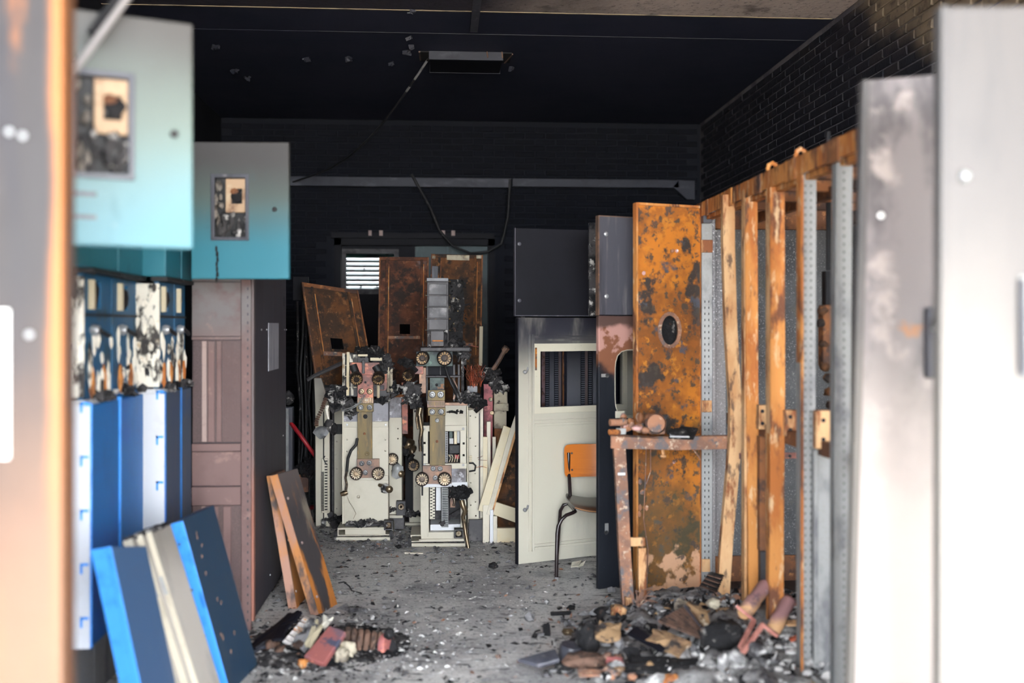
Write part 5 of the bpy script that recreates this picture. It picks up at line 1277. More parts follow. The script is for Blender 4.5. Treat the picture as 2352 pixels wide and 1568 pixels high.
part(mb, 'burnt_wires', M_rustgrey, dl, smooth=60)
for x, y in ((1478, 627), (1545, 576), (1554, 576), (1547, 1060)): part(MB().lump(rd.at(x, y, -.002), (.012, .006, .013), x, 1, .3), 'rust_boss', M_pinkscorch, dl, smooth=60)

# second cabinet: blackened doors, open towards the doorway
def opendoor(cab, Pa, Pb, z0, z1, paint, name='open_door', label=None, th=.03):
    f = Fr((Pa.x, Pa.y, 0), (Pb.x - Pa.x, Pb.y - Pa.y, 0))
    wd = (Vector((Pb.x, Pb.y, 0)) - Vector((Pa.x, Pa.y, 0))).length
    return f, wd
cb = thing('switch_cabinet', 'dark switch cabinet with blackened open doors, between the orange rust door and the cream door', 'cabinet', (2.0, 6.6, 0), 'switch cabinets on the right')
YB0 = YE + .2
part(MB().box(XF + .02, YB0, .0, XBk, 7.15, 2.13), 'body', M_blackdoor, cb, bev=.004)
Pa, Pb = P(1375, 1357, 5.93), Vector((XF + .02, YB0 - .03, 0))
fB, wB = opendoor(cb, Pa, Pb, 0, 0, None)
zsp = fB.uv(1376, 724)[1]; zb1 = fB.uv(1376, 495)[1]
hcx, hcz = fB.uv(1474, 880); hl, _ = fB.uv(1413, 880); _, ht = fB.uv(1440, 803)
lo = part(MB().round_hole(fB, 0, wB, .01, zsp - .003, hcx, hcz, hcx - hl, ht - hcz, .03, 5, n=48), 'open_door', M_blackdoor, cb, bev=.003, label='blackened lower door with rounded window')
up_ = part(MB().fb(fB, 0, wB, zsp + .003, zb1, 0, .03), 'open_door', M_greypanel, cb, bev=.004, label='scorched grey upper door')
part(MB().fb(fB, -.003, .004, zsp, zb1, -.003, .03).fb(fB, 0, wB, zb1 - .004, zb1 + .002, -.003, .03), 'pale_edge', M_cobrown, up_)
for x, y in ((1392, 537), (1393, 680)):
    s_ = part(MB().lathe([(.013, 0), (.013, .003), (.008, .007), (.003, .008)], fB.at(x, y), -fB.ey, 16), 'screw', M_steelclean, up_, smooth=40)
n = 40
mb = MB()
ri = []
for k in range(n + 1):
    g = 2 * pi * k / n
    q = (abs(cos(g) / (hcx - hl)) ** 5 + abs(sin(g) / (ht - hcz)) ** 5) ** (-1 / 5)
    ri.append((hcx + cos(g) * q, hcz + sin(g) * q))
for k in range(n):
    (a0, c0), (a1, c1) = ri[k], ri[k + 1]
    mb.slab([fB.W(a0, -.002, c0), fB.W(a1, -.002, c1), fB.W(hcx + (a1 - hcx) * .93, .045, hcz + (c1 - hcz) * .96), fB.W(hcx + (a0 - hcx) * .93, .045, hcz + (c0 - hcz) * .96)], .003)
part(mb, 'window_gasket', M_creamframe, lo)
plate(lo, fB, 'sill', 1413, 944, 1433, 960, M_creamframe, .04, -.006)
for x, y in ((1389, 862), (1393, 1213)):
    lt_ = part(MB().pr(fB, x - 8, y - 4, x + 6, y + 4, .004, -.004) if y < 1000 else MB().pr(fB, x - 4, y - 12, x + 4, y + 10, .004, -.004), 'latch', M_galv, lo, bev=.001)
    part(MB().lathe([(.014, .002), (.012, .008)], fB.at(x + (5 if y < 1000 else -1), y + (0 if y < 1000 else 9), 0), -fB.ey, 6), 'latch_bolt', M_zincbolt, lo)
# narrow sooted door edge of the next upper compartment
Pn = P(1353, 700, 6.32)
fn = FY(Pn.y)
plate(cb, fn, 'upper_door_edge', 1353, 511, 1376, 725, M_charash, .03, 0, .003)
# third cabinet with the cream door
ca = thing('switch_cabinet', 'switch cabinet with big cream open door behind the plywood chair, black upper door above', 'cabinet', (2.0, 7.6, 0), 'switch cabinets on the right')
part(MB().box(XF + .02, 7.2, .0, XBk, 8.3, 2.13), 'body', M_blackpanel, ca, bev=.004)
Pa = G(1190, 1298)
Pq = G(1375, 1277)
fA = Fr(Pa, Pq - Pa)
wA = (Pq - Pa).length * (XF - Pa.x) / (Pq.x - Pa.x)
zA = fA.uv(1191, 729)[1]
wi = (fA.uv(1240, 900)[0], fA.uv(1240, 935)[1], fA.uv(1240, 900)[0] + .62, fA.uv(1240, 807)[1])
da = part(MB().holes(fA, 0, wA, .006, zA, [wi], .035), 'open_door', M_creamdoor, ca, bev=.003, label='cream panelled door, sooted at the top, with a window')
def dA(name, x0, y0, x1, m, y1, dep=.01, off=0.0, bev=.002):
    a0, c0 = fA.uv(x0, y1); a1, _ = fA.uv(x1, (y0 + y1) / 2); _, c1 = fA.uv(x0, y0)
    return part(MB().fb(fA, a0, a1, c0, c1, off, off + dep), name, m, da, bev=bev)
dA('moulding', 1213, 768, 1217, M_creamdoor, 1266, .012, -.01); dA('moulding', 1221, 768, 1225.5, M_creamdoor, 1266, .016, -.014)
dA('moulding', 1226, 771, 1420, M_creamdoor, 775, .01, -.008); dA('moulding', 1226, 778, 1420, M_creamdoor, 783, .014, -.012)
dA('moulding', 1226, 965, 1420, M_creamdoor, 969, .012, -.01); dA('moulding', 1226, 973, 1420, M_creamdoor, 979, .014, -.012)
dA('moulding', 1226, 1249, 1420, M_creamdoor, 1252, .012, -.01); dA('moulding', 1226, 1256, 1420, M_creamdoor, 1262, .014, -.012)
dA('door_edge', 1188.5, 730, 1191, M_blackpanel, 1297, .036, -.002)
a0, c0 = fA.uv(1226, 950); _, c1 = fA.uv(1226, 789)
wfr = part(MB().holes(fA, a0, wi[2] + .03, c0, c1, [wi], .012, -.01), 'window_frame', M_creamframe, da, bev=.002)
part(MB().fb(fA, wi[0], wi[2], wi[1], wi[3], .012, .016), 'window_pane', mat('smoked_pane', (20, 22, 32), rough=.05, spec=.6, alpha=.3), da)
dA('brown_strip', 1227, 798, 1231.5, M_rustdoor, 850, .004, -.012, 0)
for x, y in ((1205, 852), (1205, 1168)):
    part(MB().tube([fA.at(x + 6, y - 9, -.012), fA.at(x + 4, y - 2, -.014), fA.at(x, y + 1, -.014)], .007, 8).lump(fA.at(x - 1, y + 2, -.012), (.014, .012, .014), 3, 2, .2), 'latch', M_galv, da, smooth=50)
# black upper door over it
Pu, Pv = P(1183, 625, 6.62), P(1352, 625, 6.76)
fU = Fr((Pu.x, Pu.y, 0), (Pv.x - Pu.x, Pv.y - Pu.y, 0))
wU = fU.uv(1352, 600)[0] * 1.9
cu0, cu1 = fU.uv(1183, 725)[1], fU.uv(1183, 523)[1]
du = part(MB().fb(fU, 0, wU, cu0, cu1, 0, .03), 'upper_door', M_blackpanel, ca, bev=.003, label='soot black upper door with two screws')
part(MB().fb(fU, -.002, .003, cu0, cu1, -.002, .03).fb(fU, 0, wU, cu0 - .002, cu0 + .004, -.003, .03), 'scuffed_edge', M_greypanel, du)
for x, y in ((1193, 560), (1193, 690)): part(MB().lathe([(.012, 0), (.012, .003), (.006, .006)], fU.at(x, y), -fU.ey, 14), 'screw', M_greypanel, du, smooth=40)
part(MB().tube([fU.at(1202, 727, .01), fU.at(1202, 731, .01)], .012, 8), 'hinge_pin', M_darksteel, du)
# added panel of strips behind the pane, standing in for its reflections
yr_ = 7.55
fk2 = FY(yr_)
kr = thing('pane_reflection', 'added dark panel of upright strips standing in for reflections in the cream door pane', 'rack', (fk2.at(1310, 900).x, yr_ + .1, 0))
plate(kr, fk2, 'back_plate', 1215, 745, 1420, 1222, M_dark, .15, .04)
M_reflgrey = mat('reflection_grey', (150, 152, 160), [PL((70, 72, 80), (0, 0, 1), -1.16, .22, .05, 3)], rough=.5)  # tone of the reflected strips, dimmer higher up
for x0, x1, m in ((1244, 1252, M_pinkscorch), (1262, 1273, M_reflgrey), (1283, 1289, M_pale), (1292, 1296, M_rustpost), (1302, 1334, M_reflgrey), (1344, 1350, M_pale), (1362, 1370, M_reflgrey)):
    plate(kr, fk2, 'vertical_strip', x0, 760, x1, 1215, m, .03, .0)
for x0, x1 in ((1274, 1283), (1335, 1344), (1352, 1360), (1253, 1261)):
    dt = plate(kr, fk2, 'ribbed_strip', x0, 760, x1, 1215, M_dark, .02, .012)
    mb = MB()
    for k in range(60): mb.pr(fk2, x0 + .5, 764 + k * 5, x1 - .5, 766.5 + k * 5, .008, .006)
    part(mb, 'strip_teeth', M_reflgrey, dt, kind='stuff')

# rusty open frame standing out into the aisle
yb2 = P(1425, 1400, 5.35).y
fb3 = FY(yb2)
of = thing('rusty_open_frame', 'scaled rusty frame jutting into the aisle in front of the orange rust door', 'frame', (fb3.at(1430, 1400).x, yb2, 0))
mb = MB().ppoly(fb3, [(1403, 1030), (1560, 1034), (1714, 1030), (1714, 1000), (1600, 1004), (1500, 1003), (1403, 998)], .012)
mb.ppoly(fb3, [(1403, 1003), (1500, 1008), (1714, 1005), (1714, 1000), (1500, 1003), (1403, 998)], .05, .0)
part(mb, 'top_beam', M_rustgrey, of, bev=.004)
z0 = fb3.uv(1430, 1428)[1]
legp = [(1449, 0), (1445, .05), (1436, .35), (1430, .65), (1424, .88)]
part(sweep(MB(), [Vector((PY(px, 750, yb2).x, yb2 + .004, z)) for px, z in legp], lprof(.062, .05, .009)), 'leg', M_rustgrey, of, bev=.003)
part(sweep(MB(), [Vector((PY(px, 750, yb2).x, yb2 - .03, z)) for px, z in ((1443, 0), (1441, .12))], lprof(.03, .03, .006)), 'peeled_strip', M_rustpost2, of)
part(MB().pr(fb3, 1440, 1236, 1484, 1257, .02, .02), 'short_bar', M_rustpost2, of, bev=.004)
part(sweep(MB(), [Vector((PY(px, 750, yb2).x, yb2 + .02, z)) for px, z in ((1479, 0), (1477, .36))], lprof(.042, .03, .008)), 'short_leg', M_rustpost2, of, bev=.003)
part(MB().pr(fb3, 1419, 1085, 1436, 1091, .002, -.003), 'glint_strip', M_white, of)
part(MB().tube([fb3.at(1521, 1032, -.01), fb3.at(1523, 1043, -.01)], .008, 6).lump(fb3.at(1523, 1047, -.01), (.02, .012, .01), 2, 1, .3), 'hanging_nut', M_rustpost2, of)
pipe(of, fb3, [(1592, 1032, -.01), (1604, 1048, -.01), (1608, 1056, -.01)], .004, 'bent_wire', M_rustgrey, 5)
# things lying on the beam
mh = thing('charred_mechanism', 'knobbly rust-coloured burnt mechanism lying on the end of the rusty frame', 'mechanism', fb3.at(1460, 997, .02))
mb = MB().tube([fb3.at(1401, 970, .0), fb3.at(1440, 970, .02)], .018, 10)
part(mb, 'threaded_shaft', M_rustgrey, mh, smooth=40)
part(MB().tube([fb3.at(1399, 992, .0), fb3.at(1425, 993, .02)], .014, 8), 'stub_shaft', M_rustpost, mh, smooth=40)
R = random.Random(5)
for k in range(16):
    x, y = R.uniform(1426, 1500), R.uniform(958, 992)
    part(MB().lump(fb3.at(x, y, R.uniform(-.02, .05)), (R.uniform(.014, .03), .025, R.uniform(.014, .03)), k, 2, .4), 'burnt_cog', (M_rustgrey, M_rustdark, M_pinkscorch)[k % 3], mh, smooth=60)
part(MB().lathe([(.05, -.03), (.055, 0), (.045, .03), (.02, .035)], fb3.at(1505, 972, -.01), (-.1, -1, .1), 16), 'end_disc', M_rustgrey, mh, smooth=40)
part(MB().pr(fb3, 1498, 960, 1529, 998, .08, .0), 'motor_case', M_rustgrey, mh, bev=.01)
part(MB().pr(fb3, 1418, 984, 1440, 999, .03, .02), 'base_clip', M_galv, mh, bev=.003)
o = part(MB().slab([fb3.at(1534, 999, -.02), fb3.at(1590, 1001, -.03), fb3.at(1607, 984, .03), fb3.at(1570, 980, .05)], .02).lump(fb3.at(1555, 992, .0), (.05, .04, .02), 4, 2, .4), 'charred_scrap', M_char, None); tag(o, 'black charred scrap lying midway on the rusty frame beam', 'scrap')
o = part(MB().slab([fb3.at(1536, 1000, -.03), fb3.at(1580, 1001, -.035), fb3.at(1578, 996, .0), fb3.at(1538, 994, .0)], .006), 'white_splinter', M_white, None); tag(o, 'white splinter under the black scrap on the rusty beam', 'splinter')

# the plywood chair
Yk = P(1276, 1330, 6.2).y
xc = PY(1372, 1160, Yk + .2).x
ch = thing('plywood_chair', 'school chair with orange plywood back and brown tube legs, half behind the blackened door', 'chair', (xc, Yk + .2, 0))
cf = FY(Yk)
bx0 = PY(1297, 1060, Yk + .4).x
hw = xc - bx0 + .0
zbt, ztp = PY(1330, 1095, Yk + .42).z, PY(1330, 1021, Yk + .42).z
mb = MB()
n = 14
def backpt(t, z, o):
    return Vector((xc + hw * t, Yk + .40 - .035 * (1 - t * t) * -1 + o + (z - zbt) * .12, z))
vs, fs = [], []
def outline():
    r = .03
    pts = []
    W2, H0, H1 = 1.0, zbt, ztp
    rr = r / hw
    for (cx, cz, a0) in ((1 - rr, H0 + r, -pi / 2), (1 - rr, H1 - r, 0), (-1 + rr, H1 - r, pi / 2), (-1 + rr, H0 + r, pi)):
        for k in range(5):
            g = a0 + pi / 2 * k / 4
            pts.append((cx + rr * cos(g), cz + r * sin(g)))
    return pts
cols = sorted({-1 + 2 * k / 18 for k in range(19)} | {-1 + .02, 1 - .02, -1 + .05, 1 - .05})
def zlim(t):
    rr = .03 / hw
    e = max(0.0, abs(t) - (1 - rr)) / rr
    d = .03 * (1 - math.sqrt(max(0, 1 - e * e)))
    return zbt + d, ztp - d
for t in cols:
    a, b = zlim(t)
    vs += [backpt(t, a, 0), backpt(t, b, 0), backpt(t, a, .012), backpt(t, b, .012)]
for i in range(len(cols) - 1):
    j = i * 4; k = j + 4
    fs += [(j, k, k + 1, j + 1), (k + 2, j + 2, j + 3, k + 3), (j + 1, k + 1, k + 3, j + 3), (k, j, j + 2, k + 2)]
fs += [(1, 3, 2, 0), (len(vs) - 4, len(vs) - 2, len(vs) - 1, len(vs) - 3)]
part(MB().add(vs, fs), 'backrest', M_wood, ch, smooth=40)
for sx in (-1, 1):
    for zz in (zbt + .045, ztp - .055):
        part(MB().lathe([(.007, 0), (.006, .003)], backpt(sx * .72, zz, -.001), (0, -1, 0), 10), 'rivet', M_tubesteel, ch)
# seat: dished ply with rolled front
sz = PY(1330, 1170, Yk).z
hs = hw * 1.03
vs, fs = [], []
NX, NY = 12, 8
for s in (0, 1):
    for j in range(NY + 1):
        v = j / NY
        for i in range(NX + 1):
            u = -1 + 2 * i / NX
            k = 1 - .10 * abs(2 * v - 1) ** 4
            z = sz + .028 * u * u + .012 * (v - .3) ** 2 - .02 * max(0, .18 - v) * 3 - s * .014
            vs.append((xc + hs * u * k, Yk - .0 + .40 * v, z))
M1 = (NX + 1) * (NY + 1)
for j in range(NY):
    for i in range(NX):
        a = j * (NX + 1) + i
        fs += [(a, a + 1, a + NX + 2, a + NX + 1), (M1 + a + NX + 1, M1 + a + NX + 2, M1 + a + 1, M1 + a)]
for i in range(NX):
    fs += [(i, M1 + i, M1 + i + 1, i + 1)]
    a = NY * (NX + 1) + i
    fs += [(a, a + 1, M1 + a + 1, M1 + a)]
for j in range(NY):
    a = j * (NX + 1)
    fs += [(a, a + NX + 1, M1 + a + NX + 1, M1 + a)]
    a += NX
    fs += [(a, M1 + a, M1 + a + NX + 1, a + NX + 1)]
se = part(MB().add(vs, fs), 'seat', M_seat, ch, smooth=40)
part(MB().tube([(xc + hs * u * .9, Yk - .002, sz + .028 * u * u - .015) for u in [-1 + .1 * q for q in range(21)]], .004, 6), 'seat_edge', M_plyedge, se, smooth=60)
for sx in (-1, 1):
    X1 = xc + sx * (xc - PY(1280, 1200, Yk).x)
    X0 = xc + sx * (xc - PY(1277, 1330, Yk).x)
    zs = sz - .022
    pts = [(X0, Yk - .02, .0), (X0 + (X1 - X0) * .5, Yk - .012, .2), (X1, Yk, zs - .115), (X1 - sx * .006, Yk + .002, zs - .075), (X1 - sx * .025, Yk + .006, zs - .038), (X1 - sx * .055, Yk + .012, zs - .012), (X1 - sx * .095, Yk + .03, zs - .002), (X1 - sx * .115, Yk + .06, zs), (X1 - sx * .115, Yk + .2, zs), (X1 - sx * .11, Yk + .33, zs)]
    part(MB().tube(pts, .0115, 10), 'leg', M_tubesteel, ch, smooth=60)
    Xb = xc + sx * hw * .84
    Xf = xc + sx * (xc - PY(1279, 1300, Yk + .44).x); Xg_ = xc + sx * (xc - PY(1287, 1200, Yk + .38).x)
    part(MB().tube([(Xf, Yk + .46, .0), (Xg_, Yk + .38, zs - .05), (Xg_ - sx * .02, Yk + .37, zs - .012), (Xb - sx * .005, Yk + .37, zs), (Xb, Yk + .39, zs + .15), (Xb + sx * .0, Yk + .425, zbt + .02), (Xb, Yk + .43, ztp - .05)], .0115, 10), 'rear_leg', M_tubesteel, ch, smooth=60)
    part(MB().lathe([(.014, 0), (.014, .02)], (X0, Yk - .02, 0), (0, 0, 1), 10), 'foot_cap', M_galv, ch)
part(MB().tube([(xc - hw * .84, Yk + .36, sz - .03), (xc + hw * .84, Yk + .36, sz - .03)], .010, 8), 'cross_tube', M_tubesteel, ch, smooth=60)

# blurred doors at the right, close to the camera
f1 = FY(2.97)
t = thing('burnt_cabinet_door', 'sooted grey cabinet door with orange flecks, standing in front of the rusted frame', 'cabinet door', (f1.at(2080, 1700).x, 2.97, 0), 'blurred doors at the right')
pb = f1.uv(2080, 750)
part(MB().poly(f1, [(f1.uv(1943, 750)[0], 0), (f1.uv(2240, 750)[0], 0), f1.uv(2240, 163), f1.uv(1985, 184)], .03), 'door_leaf', M_rightgrey, t, bev=.006)
part(MB().poly(f1, [(f1.uv(1943, 750)[0] - .004, 0), (f1.uv(1955, 750)[0], 0), f1.uv(1997, 184), (f1.uv(1985, 184)[0] - .004, f1.uv(1985, 184)[1])], .04, -.006), 'folded_edge', M_rightpale, t, bev=.003)
part(MB().lathe([(.010, 0), (.010, .004), (.005, .008)], f1.at(2023, 495), (0, -1, 0), 14), 'screw', M_white_glow, t, smooth=40)
hd = part(MB().pr(f1, 2122, 706, 2166, 868, .04, -.03), 'lock_box', M_greypanel, t, bev=.006)
part(MB().tube([f1.at(2128, 760, -.05), f1.at(2136, 735, -.06), f1.at(2146, 722, -.05)], .012, 8), 'lock_handle', M_steelclean, t, smooth=60)
f2_ = FY(2.29)
t = thing('burnt_cabinet_door', 'pale grey cabinet door with shiny knob, nearest the camera on the brick wall side', 'cabinet door', (f2_.at(2300, 1700).x, 2.29, 0), 'blurred doors at the right')
part(MB().poly(f2_, [(f2_.uv(2159, 750)[0], 0), (f2_.uv(2520, 750)[0], 0), f2_.uv(2520, 12), f2_.uv(2164, 14)], .03), 'door_leaf', M_rightpale, t, bev=.006)
part(MB().poly(f2_, [(f2_.uv(2159, 750)[0] - .003, 0), (f2_.uv(2170, 750)[0], 0), f2_.uv(2176, 14), (f2_.uv(2163, 14)[0] - .003, f2_.uv(2163, 14)[1])], .04, -.006), 'folded_edge', M_rightpale, t, bev=.003)
part(MB().lathe([(.009, 0), (.013, .010), (.010, .018), (.004, .022)], f2_.at(2214, 404), (-.3, -1, -.2), 16), 'knob', M_steelclean, t, smooth=40)
part(MB().pr(f2_, 2338, 632, 2420, 866, .01, -.008), 'handle_plate', M_galv, t, bev=.003)
part(MB().pr(f2_, 2336, 640, 2346, 858, .02, -.02), 'handle_bar', M_greypanel, t, bev=.004)

# ceiling lamp, its cable, and what hangs about it
yl = G(1070, 118, ZC).y
xl0, xl1 = PY(985, 130, yl).x, PY(1156, 130, yl).x
t = thing('ceiling_light', 'sooted box lamp on the black ceiling, its cover hanging', 'lamp', ((xl0 + xl1) / 2, yl + .2, ZC))
part(MB().box(xl0, yl, ZC - .068, xl1, yl + .02, ZC), 'front_side', M_tray, t, bev=.003)
part(MB().box(xl0 + .006, yl + .02, ZC - .066, xl1 - .006, yl + .44, ZC - .05), 'cover', M_blackpanel, t, bev=.003)
part(MB().box(xl0, yl + .44, ZC - .068, xl1, yl + .455, ZC), 'rear_side', M_tray, t)
part(MB().box(xl0 - .075, yl, ZC - .012, xl0, yl + .3, ZC - .002), 'mounting_wing', M_dark, t); part(MB().box(xl1, yl, ZC - .012, xl1 + .07, yl + .3, ZC - .002), 'mounting_wing', M_dark, t)
part(MB().bar((xl0 - .075, yl, ZC - .01), (xl0 - .072, yl + .26, ZC - .01), .012, .012), 'wing_edge', M_cobrown, t); part(MB().bar((xl1 + .075, yl + .02, ZC - .01), (xl1 + .03, yl + .3, ZC - .01), .012, .012), 'wing_edge', M_cobrown, t)
for q in (.78, .98): part(MB().tube([(lerp(xl0, xl1, q), yl - .006, ZC), (lerp(xl0, xl1, q) + .006, yl - .008, ZC - .05)], .006, 6), 'molten_drip', M_cobrown, t, smooth=60)
a = Vector((xl0, yl, ZC - .06))
b = PY(672, 418, YB - .1)
def cab(u): 
    v = a.lerp(b, u); v.z -= .28 * sin(pi * u) * (1 - u * .3); return v
o = part(MB().tube([cab(k / 20) for k in range(21)], .009, 7), 'drooping_cable', M_rubber, None, smooth=60); tag(o, 'black cable drooping from the ceiling lamp to the cable duct', 'cable')
part(MB().tube([cab(k / 100) + Vector((0, -.004, 0)) for k in range(1, 9)], .010, 7), 'bare_end', M_galv, o); part(MB().tube([cab(k / 100) + Vector((0, -.004, 0)) for k in range(11, 14)], .010, 7), 'bare_end', M_galv, o)
o = part(MB().tube([PY(x, y, YB - .15) for x, y in ((945, 400), (962, 430), (990, 480), (1010, 530), (1040, 565), (1080, 582), (1120, 578), (1152, 560), (1166, 500), (1172, 412))], .014, 8), 'looped_cable', M_rubber, None, smooth=60); tag(o, 'black cable looping down from the cable duct in front of the back door', 'cable')
sx_ = G(1091, -40, ZC)
o = part(MB().box(G(1084, 20, ZC).x, 6.4, ZC - .02, G(1103, 20, ZC).x, G(1080, 68, ZC).y, ZC - .001), 'ceiling_strip', M_greypanel, None); tag(o, 'grey strip running along the ceiling up to the lamp', 'conduit')
mb = MB()
R = random.Random(9)
for k, (x, y) in enumerate(((495, 108), (539, 164), (703, 137), (802, 135), (898, 145), (935, 120), (944, 108), (1175, 158), (945, 28), (945, 86), (570, 180), (652, 292))):
    mb.shards(G(x, y, ZC - .015), (.02, .02, .015), 4, k, .022, .5)
o = part(mb, 'hanging_flakes', M_tray, None); tag(o, 'small burnt paint flakes hanging from the black ceiling', 'flakes'); o['kind'] = 'stuff'
# ------------------------------------------------------------------ rubble on the floor
def scatter(name, m, n, seed, xr, yr, size, label, cat, dens=None, flat=.25, z=.004):
    R = random.Random(seed)
    mb = MB()
    k = 0
    while k < n:
        x, y = R.uniform(*xr), R.uniform(*yr)
        if dens and R.random() > dens(x, y): continue
        k += 1
        s = size * R.choice((.4, .6, .6, 1, 1, 1.6, 2.4))
        a = R.uniform(0, 6.3)
        e1, e2 = Vector((cos(a), sin(a), R.uniform(-.25, .25))) * s, Vector((-sin(a), cos(a), R.uniform(-.25, .25))) * s * R.uniform(.25, .8)
        c = Vector((x, y, z + s * .15))
        h = Vector((0, 0, s * flat * R.uniform(.4, 1.4)))
        p = [c - e1 - e2 * R.uniform(.2, 1), c + e1 * R.uniform(.3, 1) - e2, c + e1 + e2 * R.uniform(.2, 1), c - e1 * R.uniform(.2, .9) + e2]
        top = c + h
        mb.add(p + [top, c - h * .5], [(0, 1, 4), (1, 2, 4), (2, 3, 4), (3, 0, 4), (1, 0, 5), (2, 1, 5), (3, 2, 5), (0, 3, 5)])
    return part(mb, name, m, floor, kind='stuff', label=label)
def nz(x, y, f, o=0): return noise.noise(Vector((x * f + o, y * f, o))) * .5 + .5
dn = lambda o, f=1.1, p=2.5: (lambda x, y: nz(x, y, f, o) ** p * 2.2)
scatter('ash_flakes', M_ash, 3600, 1, (-1.2, 2.2), (3.6, 9), .0065, 'white ash flakes strewn over the whole concrete floor', 'ash', dn(3))
scatter('char_flakes', M_char, 2400, 2, (-1.2, 2.2), (3.6, 9), .008, 'black char flakes strewn over the concrete floor', 'char', dn(17))
scatter('grey_crumbs', M_ashgrey, 1800, 3, (-1.2, 2.2), (3.6, 9), .009, 'grey crumbs of burnt insulation on the floor', 'crumbs', dn(31), .5)
scatter('rust_crumbs', M_rustgrey, 500, 4, (-1.2, 2.2), (4, 8.5), .008, 'reddish rust crumbs scattered on the floor', 'crumbs', dn(44), .4)
near = lambda cx, cy, rx, ry: (lambda x, y: math.exp(-((x - cx) / rx) ** 2 - ((y - cy) / ry) ** 2))
scatter('truck_litter', M_ashgrey, 1300, 5, (-1.1, .9), (6.7, 8.3), .009, 'ashy litter around the wheels of the breaker trucks', 'litter', near(-.2, 7.5, .7, .5), .6)
c0 = G(740, 1490); c1 = G(1560, 1480)
scatter('pile_litter', M_charash, 900, 6, (c0.x - .7, c0.x + .8), (c0.y - .8, c0.y + .9), .009, 'ashy litter around the small rubble pile with the red slab', 'litter', near(c0.x, c0.y, .4, .4), .6)
scatter('pale_litter', M_ash, 900, 7, (c0.x - .7, c0.x + .9), (c0.y - .9, c0.y + .9), .007, 'pale crumbs around the small rubble pile with the red slab', 'litter', near(c0.x, c0.y, .5, .4), .5)
M_moundash = mat('rubble_ash', (136, 133, 132), [L((66, 63, 65), 4, .48, .62, w=True), L((206, 203, 200), 7, .54, .7, seed=3, w=True), L((30, 30, 33), 15, .58, .68, seed=6, w=True), L((124, 90, 68), 6, .66, .74, seed=9, w=True, a=.6)], rough=.95, bump=(45, .9, .012), spec=.1)
# the mound below the rusted frame
def mound(name, m, cx, cy, rx, ry, h, seed, label, cat, n=70, rough=.05):
    vs, fs = [], []
    for j in range(n + 1):
        for i in range(n + 1):
            u, v = -1 + 2 * i / n, -1 + 2 * j / n
            k = max(0, 1 - (u * u + v * v))
            x, y = cx + rx * u, cy + ry * v
            z = h * k ** .8 * (.55 + .9 * nz(x, y, 2.3, seed)) + rough * (noise.noise(Vector((x * 9, y * 9, seed))) + .6 * noise.noise(Vector((x * 23, y * 23, seed)))) * min(1, k * 4) - .012 * (k <= 0)
            vs.append((x, y, max(z, -.01)))
    for j in range(n):
        for i in range(n):
            a = j * (n + 1) + i
            fs.append((a, a + 1, a + n + 2, a + n + 1))
    o = part(MB().add(vs, fs), name, m, None, smooth=80)
    tag(o, label, cat); o['kind'] = 'stuff'
    return o
big = mound('rubble_mound', M_moundash, 1.45, 4.75, .85, 1.05, .16, 5, 'mound of ash and charred rubble below the rusted frame', 'rubble')
mound('rubble_mound', M_charash, c0.x - .0, c0.y + .05, .42, .36, .02, 8, 'low mound of ash under the red slab', 'rubble', 44, .02)
def heap(name, m, n, seed, cx, cy, rx, ry, z0, zh, size, label, cat, lumps=False):
    R = random.Random(seed)
    mb = MB()
    for k in range(n):
        u, v = R.gauss(0, .45), R.gauss(0, .45)
        u = max(-1.1, min(u, (2.2 - cx) / rx))
        q = max(0, 1 - u * u - v * v)
        s = size * R.choice((.5, .7, 1, 1, 1.5))
        c_ = (cx + rx * u, cy + ry * v, z0 + zh * q ** .7)
        if lumps: mb.lump(c_, (s, s * R.uniform(.6, 1), s * R.uniform(.4, .9)), seed * 99 + k, 1, .7, 2.5)
        else: mb.shards(c_, (.001, .001, .01), 1, seed * 999 + k, s, R.choice((.12, .25, .5)))
    part(mb, name, m, big, kind='stuff', label=label)
heap('charred_shards', M_char, 300, 11, 1.5, 4.75, .9, .95, .02, .13, .024, 'black charred shards heaped on the mound below the rusted frame', 'rubble')
heap('ash_lumps', M_ash, 700, 12, 1.6, 4.65, .8, .9, .02, .15, .017, 'white ash lumps on the mound below the rusted frame', 'ash', True)
heap('grey_lumps', M_ashgrey, 700, 13, 1.5, 4.8, .95, .95, .02, .14, .020, 'grey lumps of burnt insulation on the mound below the rusted frame', 'rubble', True)
heap('rust_scraps', M_rustgrey, 130, 14, 1.55, 4.8, .8, .9, .02, .15, .022, 'reddish rust scraps on the mound below the rusted frame', 'rubble')
heap('char_crumbs', M_char, 700, 16, 1.5, 4.75, .95, 1.0, .02, .15, .012, 'small black crumbs on the mound below the rusted frame', 'rubble')
heap('ash_crumbs', M_ash, 700, 17, 1.55, 4.65, .9, 1.0, .02, .155, .009, 'small white crumbs on the mound below the rusted frame', 'ash')
heap('tan_scraps', M_cardboard, 60, 15, 1.45, 4.75, .8, .8, .02, .15, .024, 'tan board scraps on the mound below the rusted frame', 'rubble')

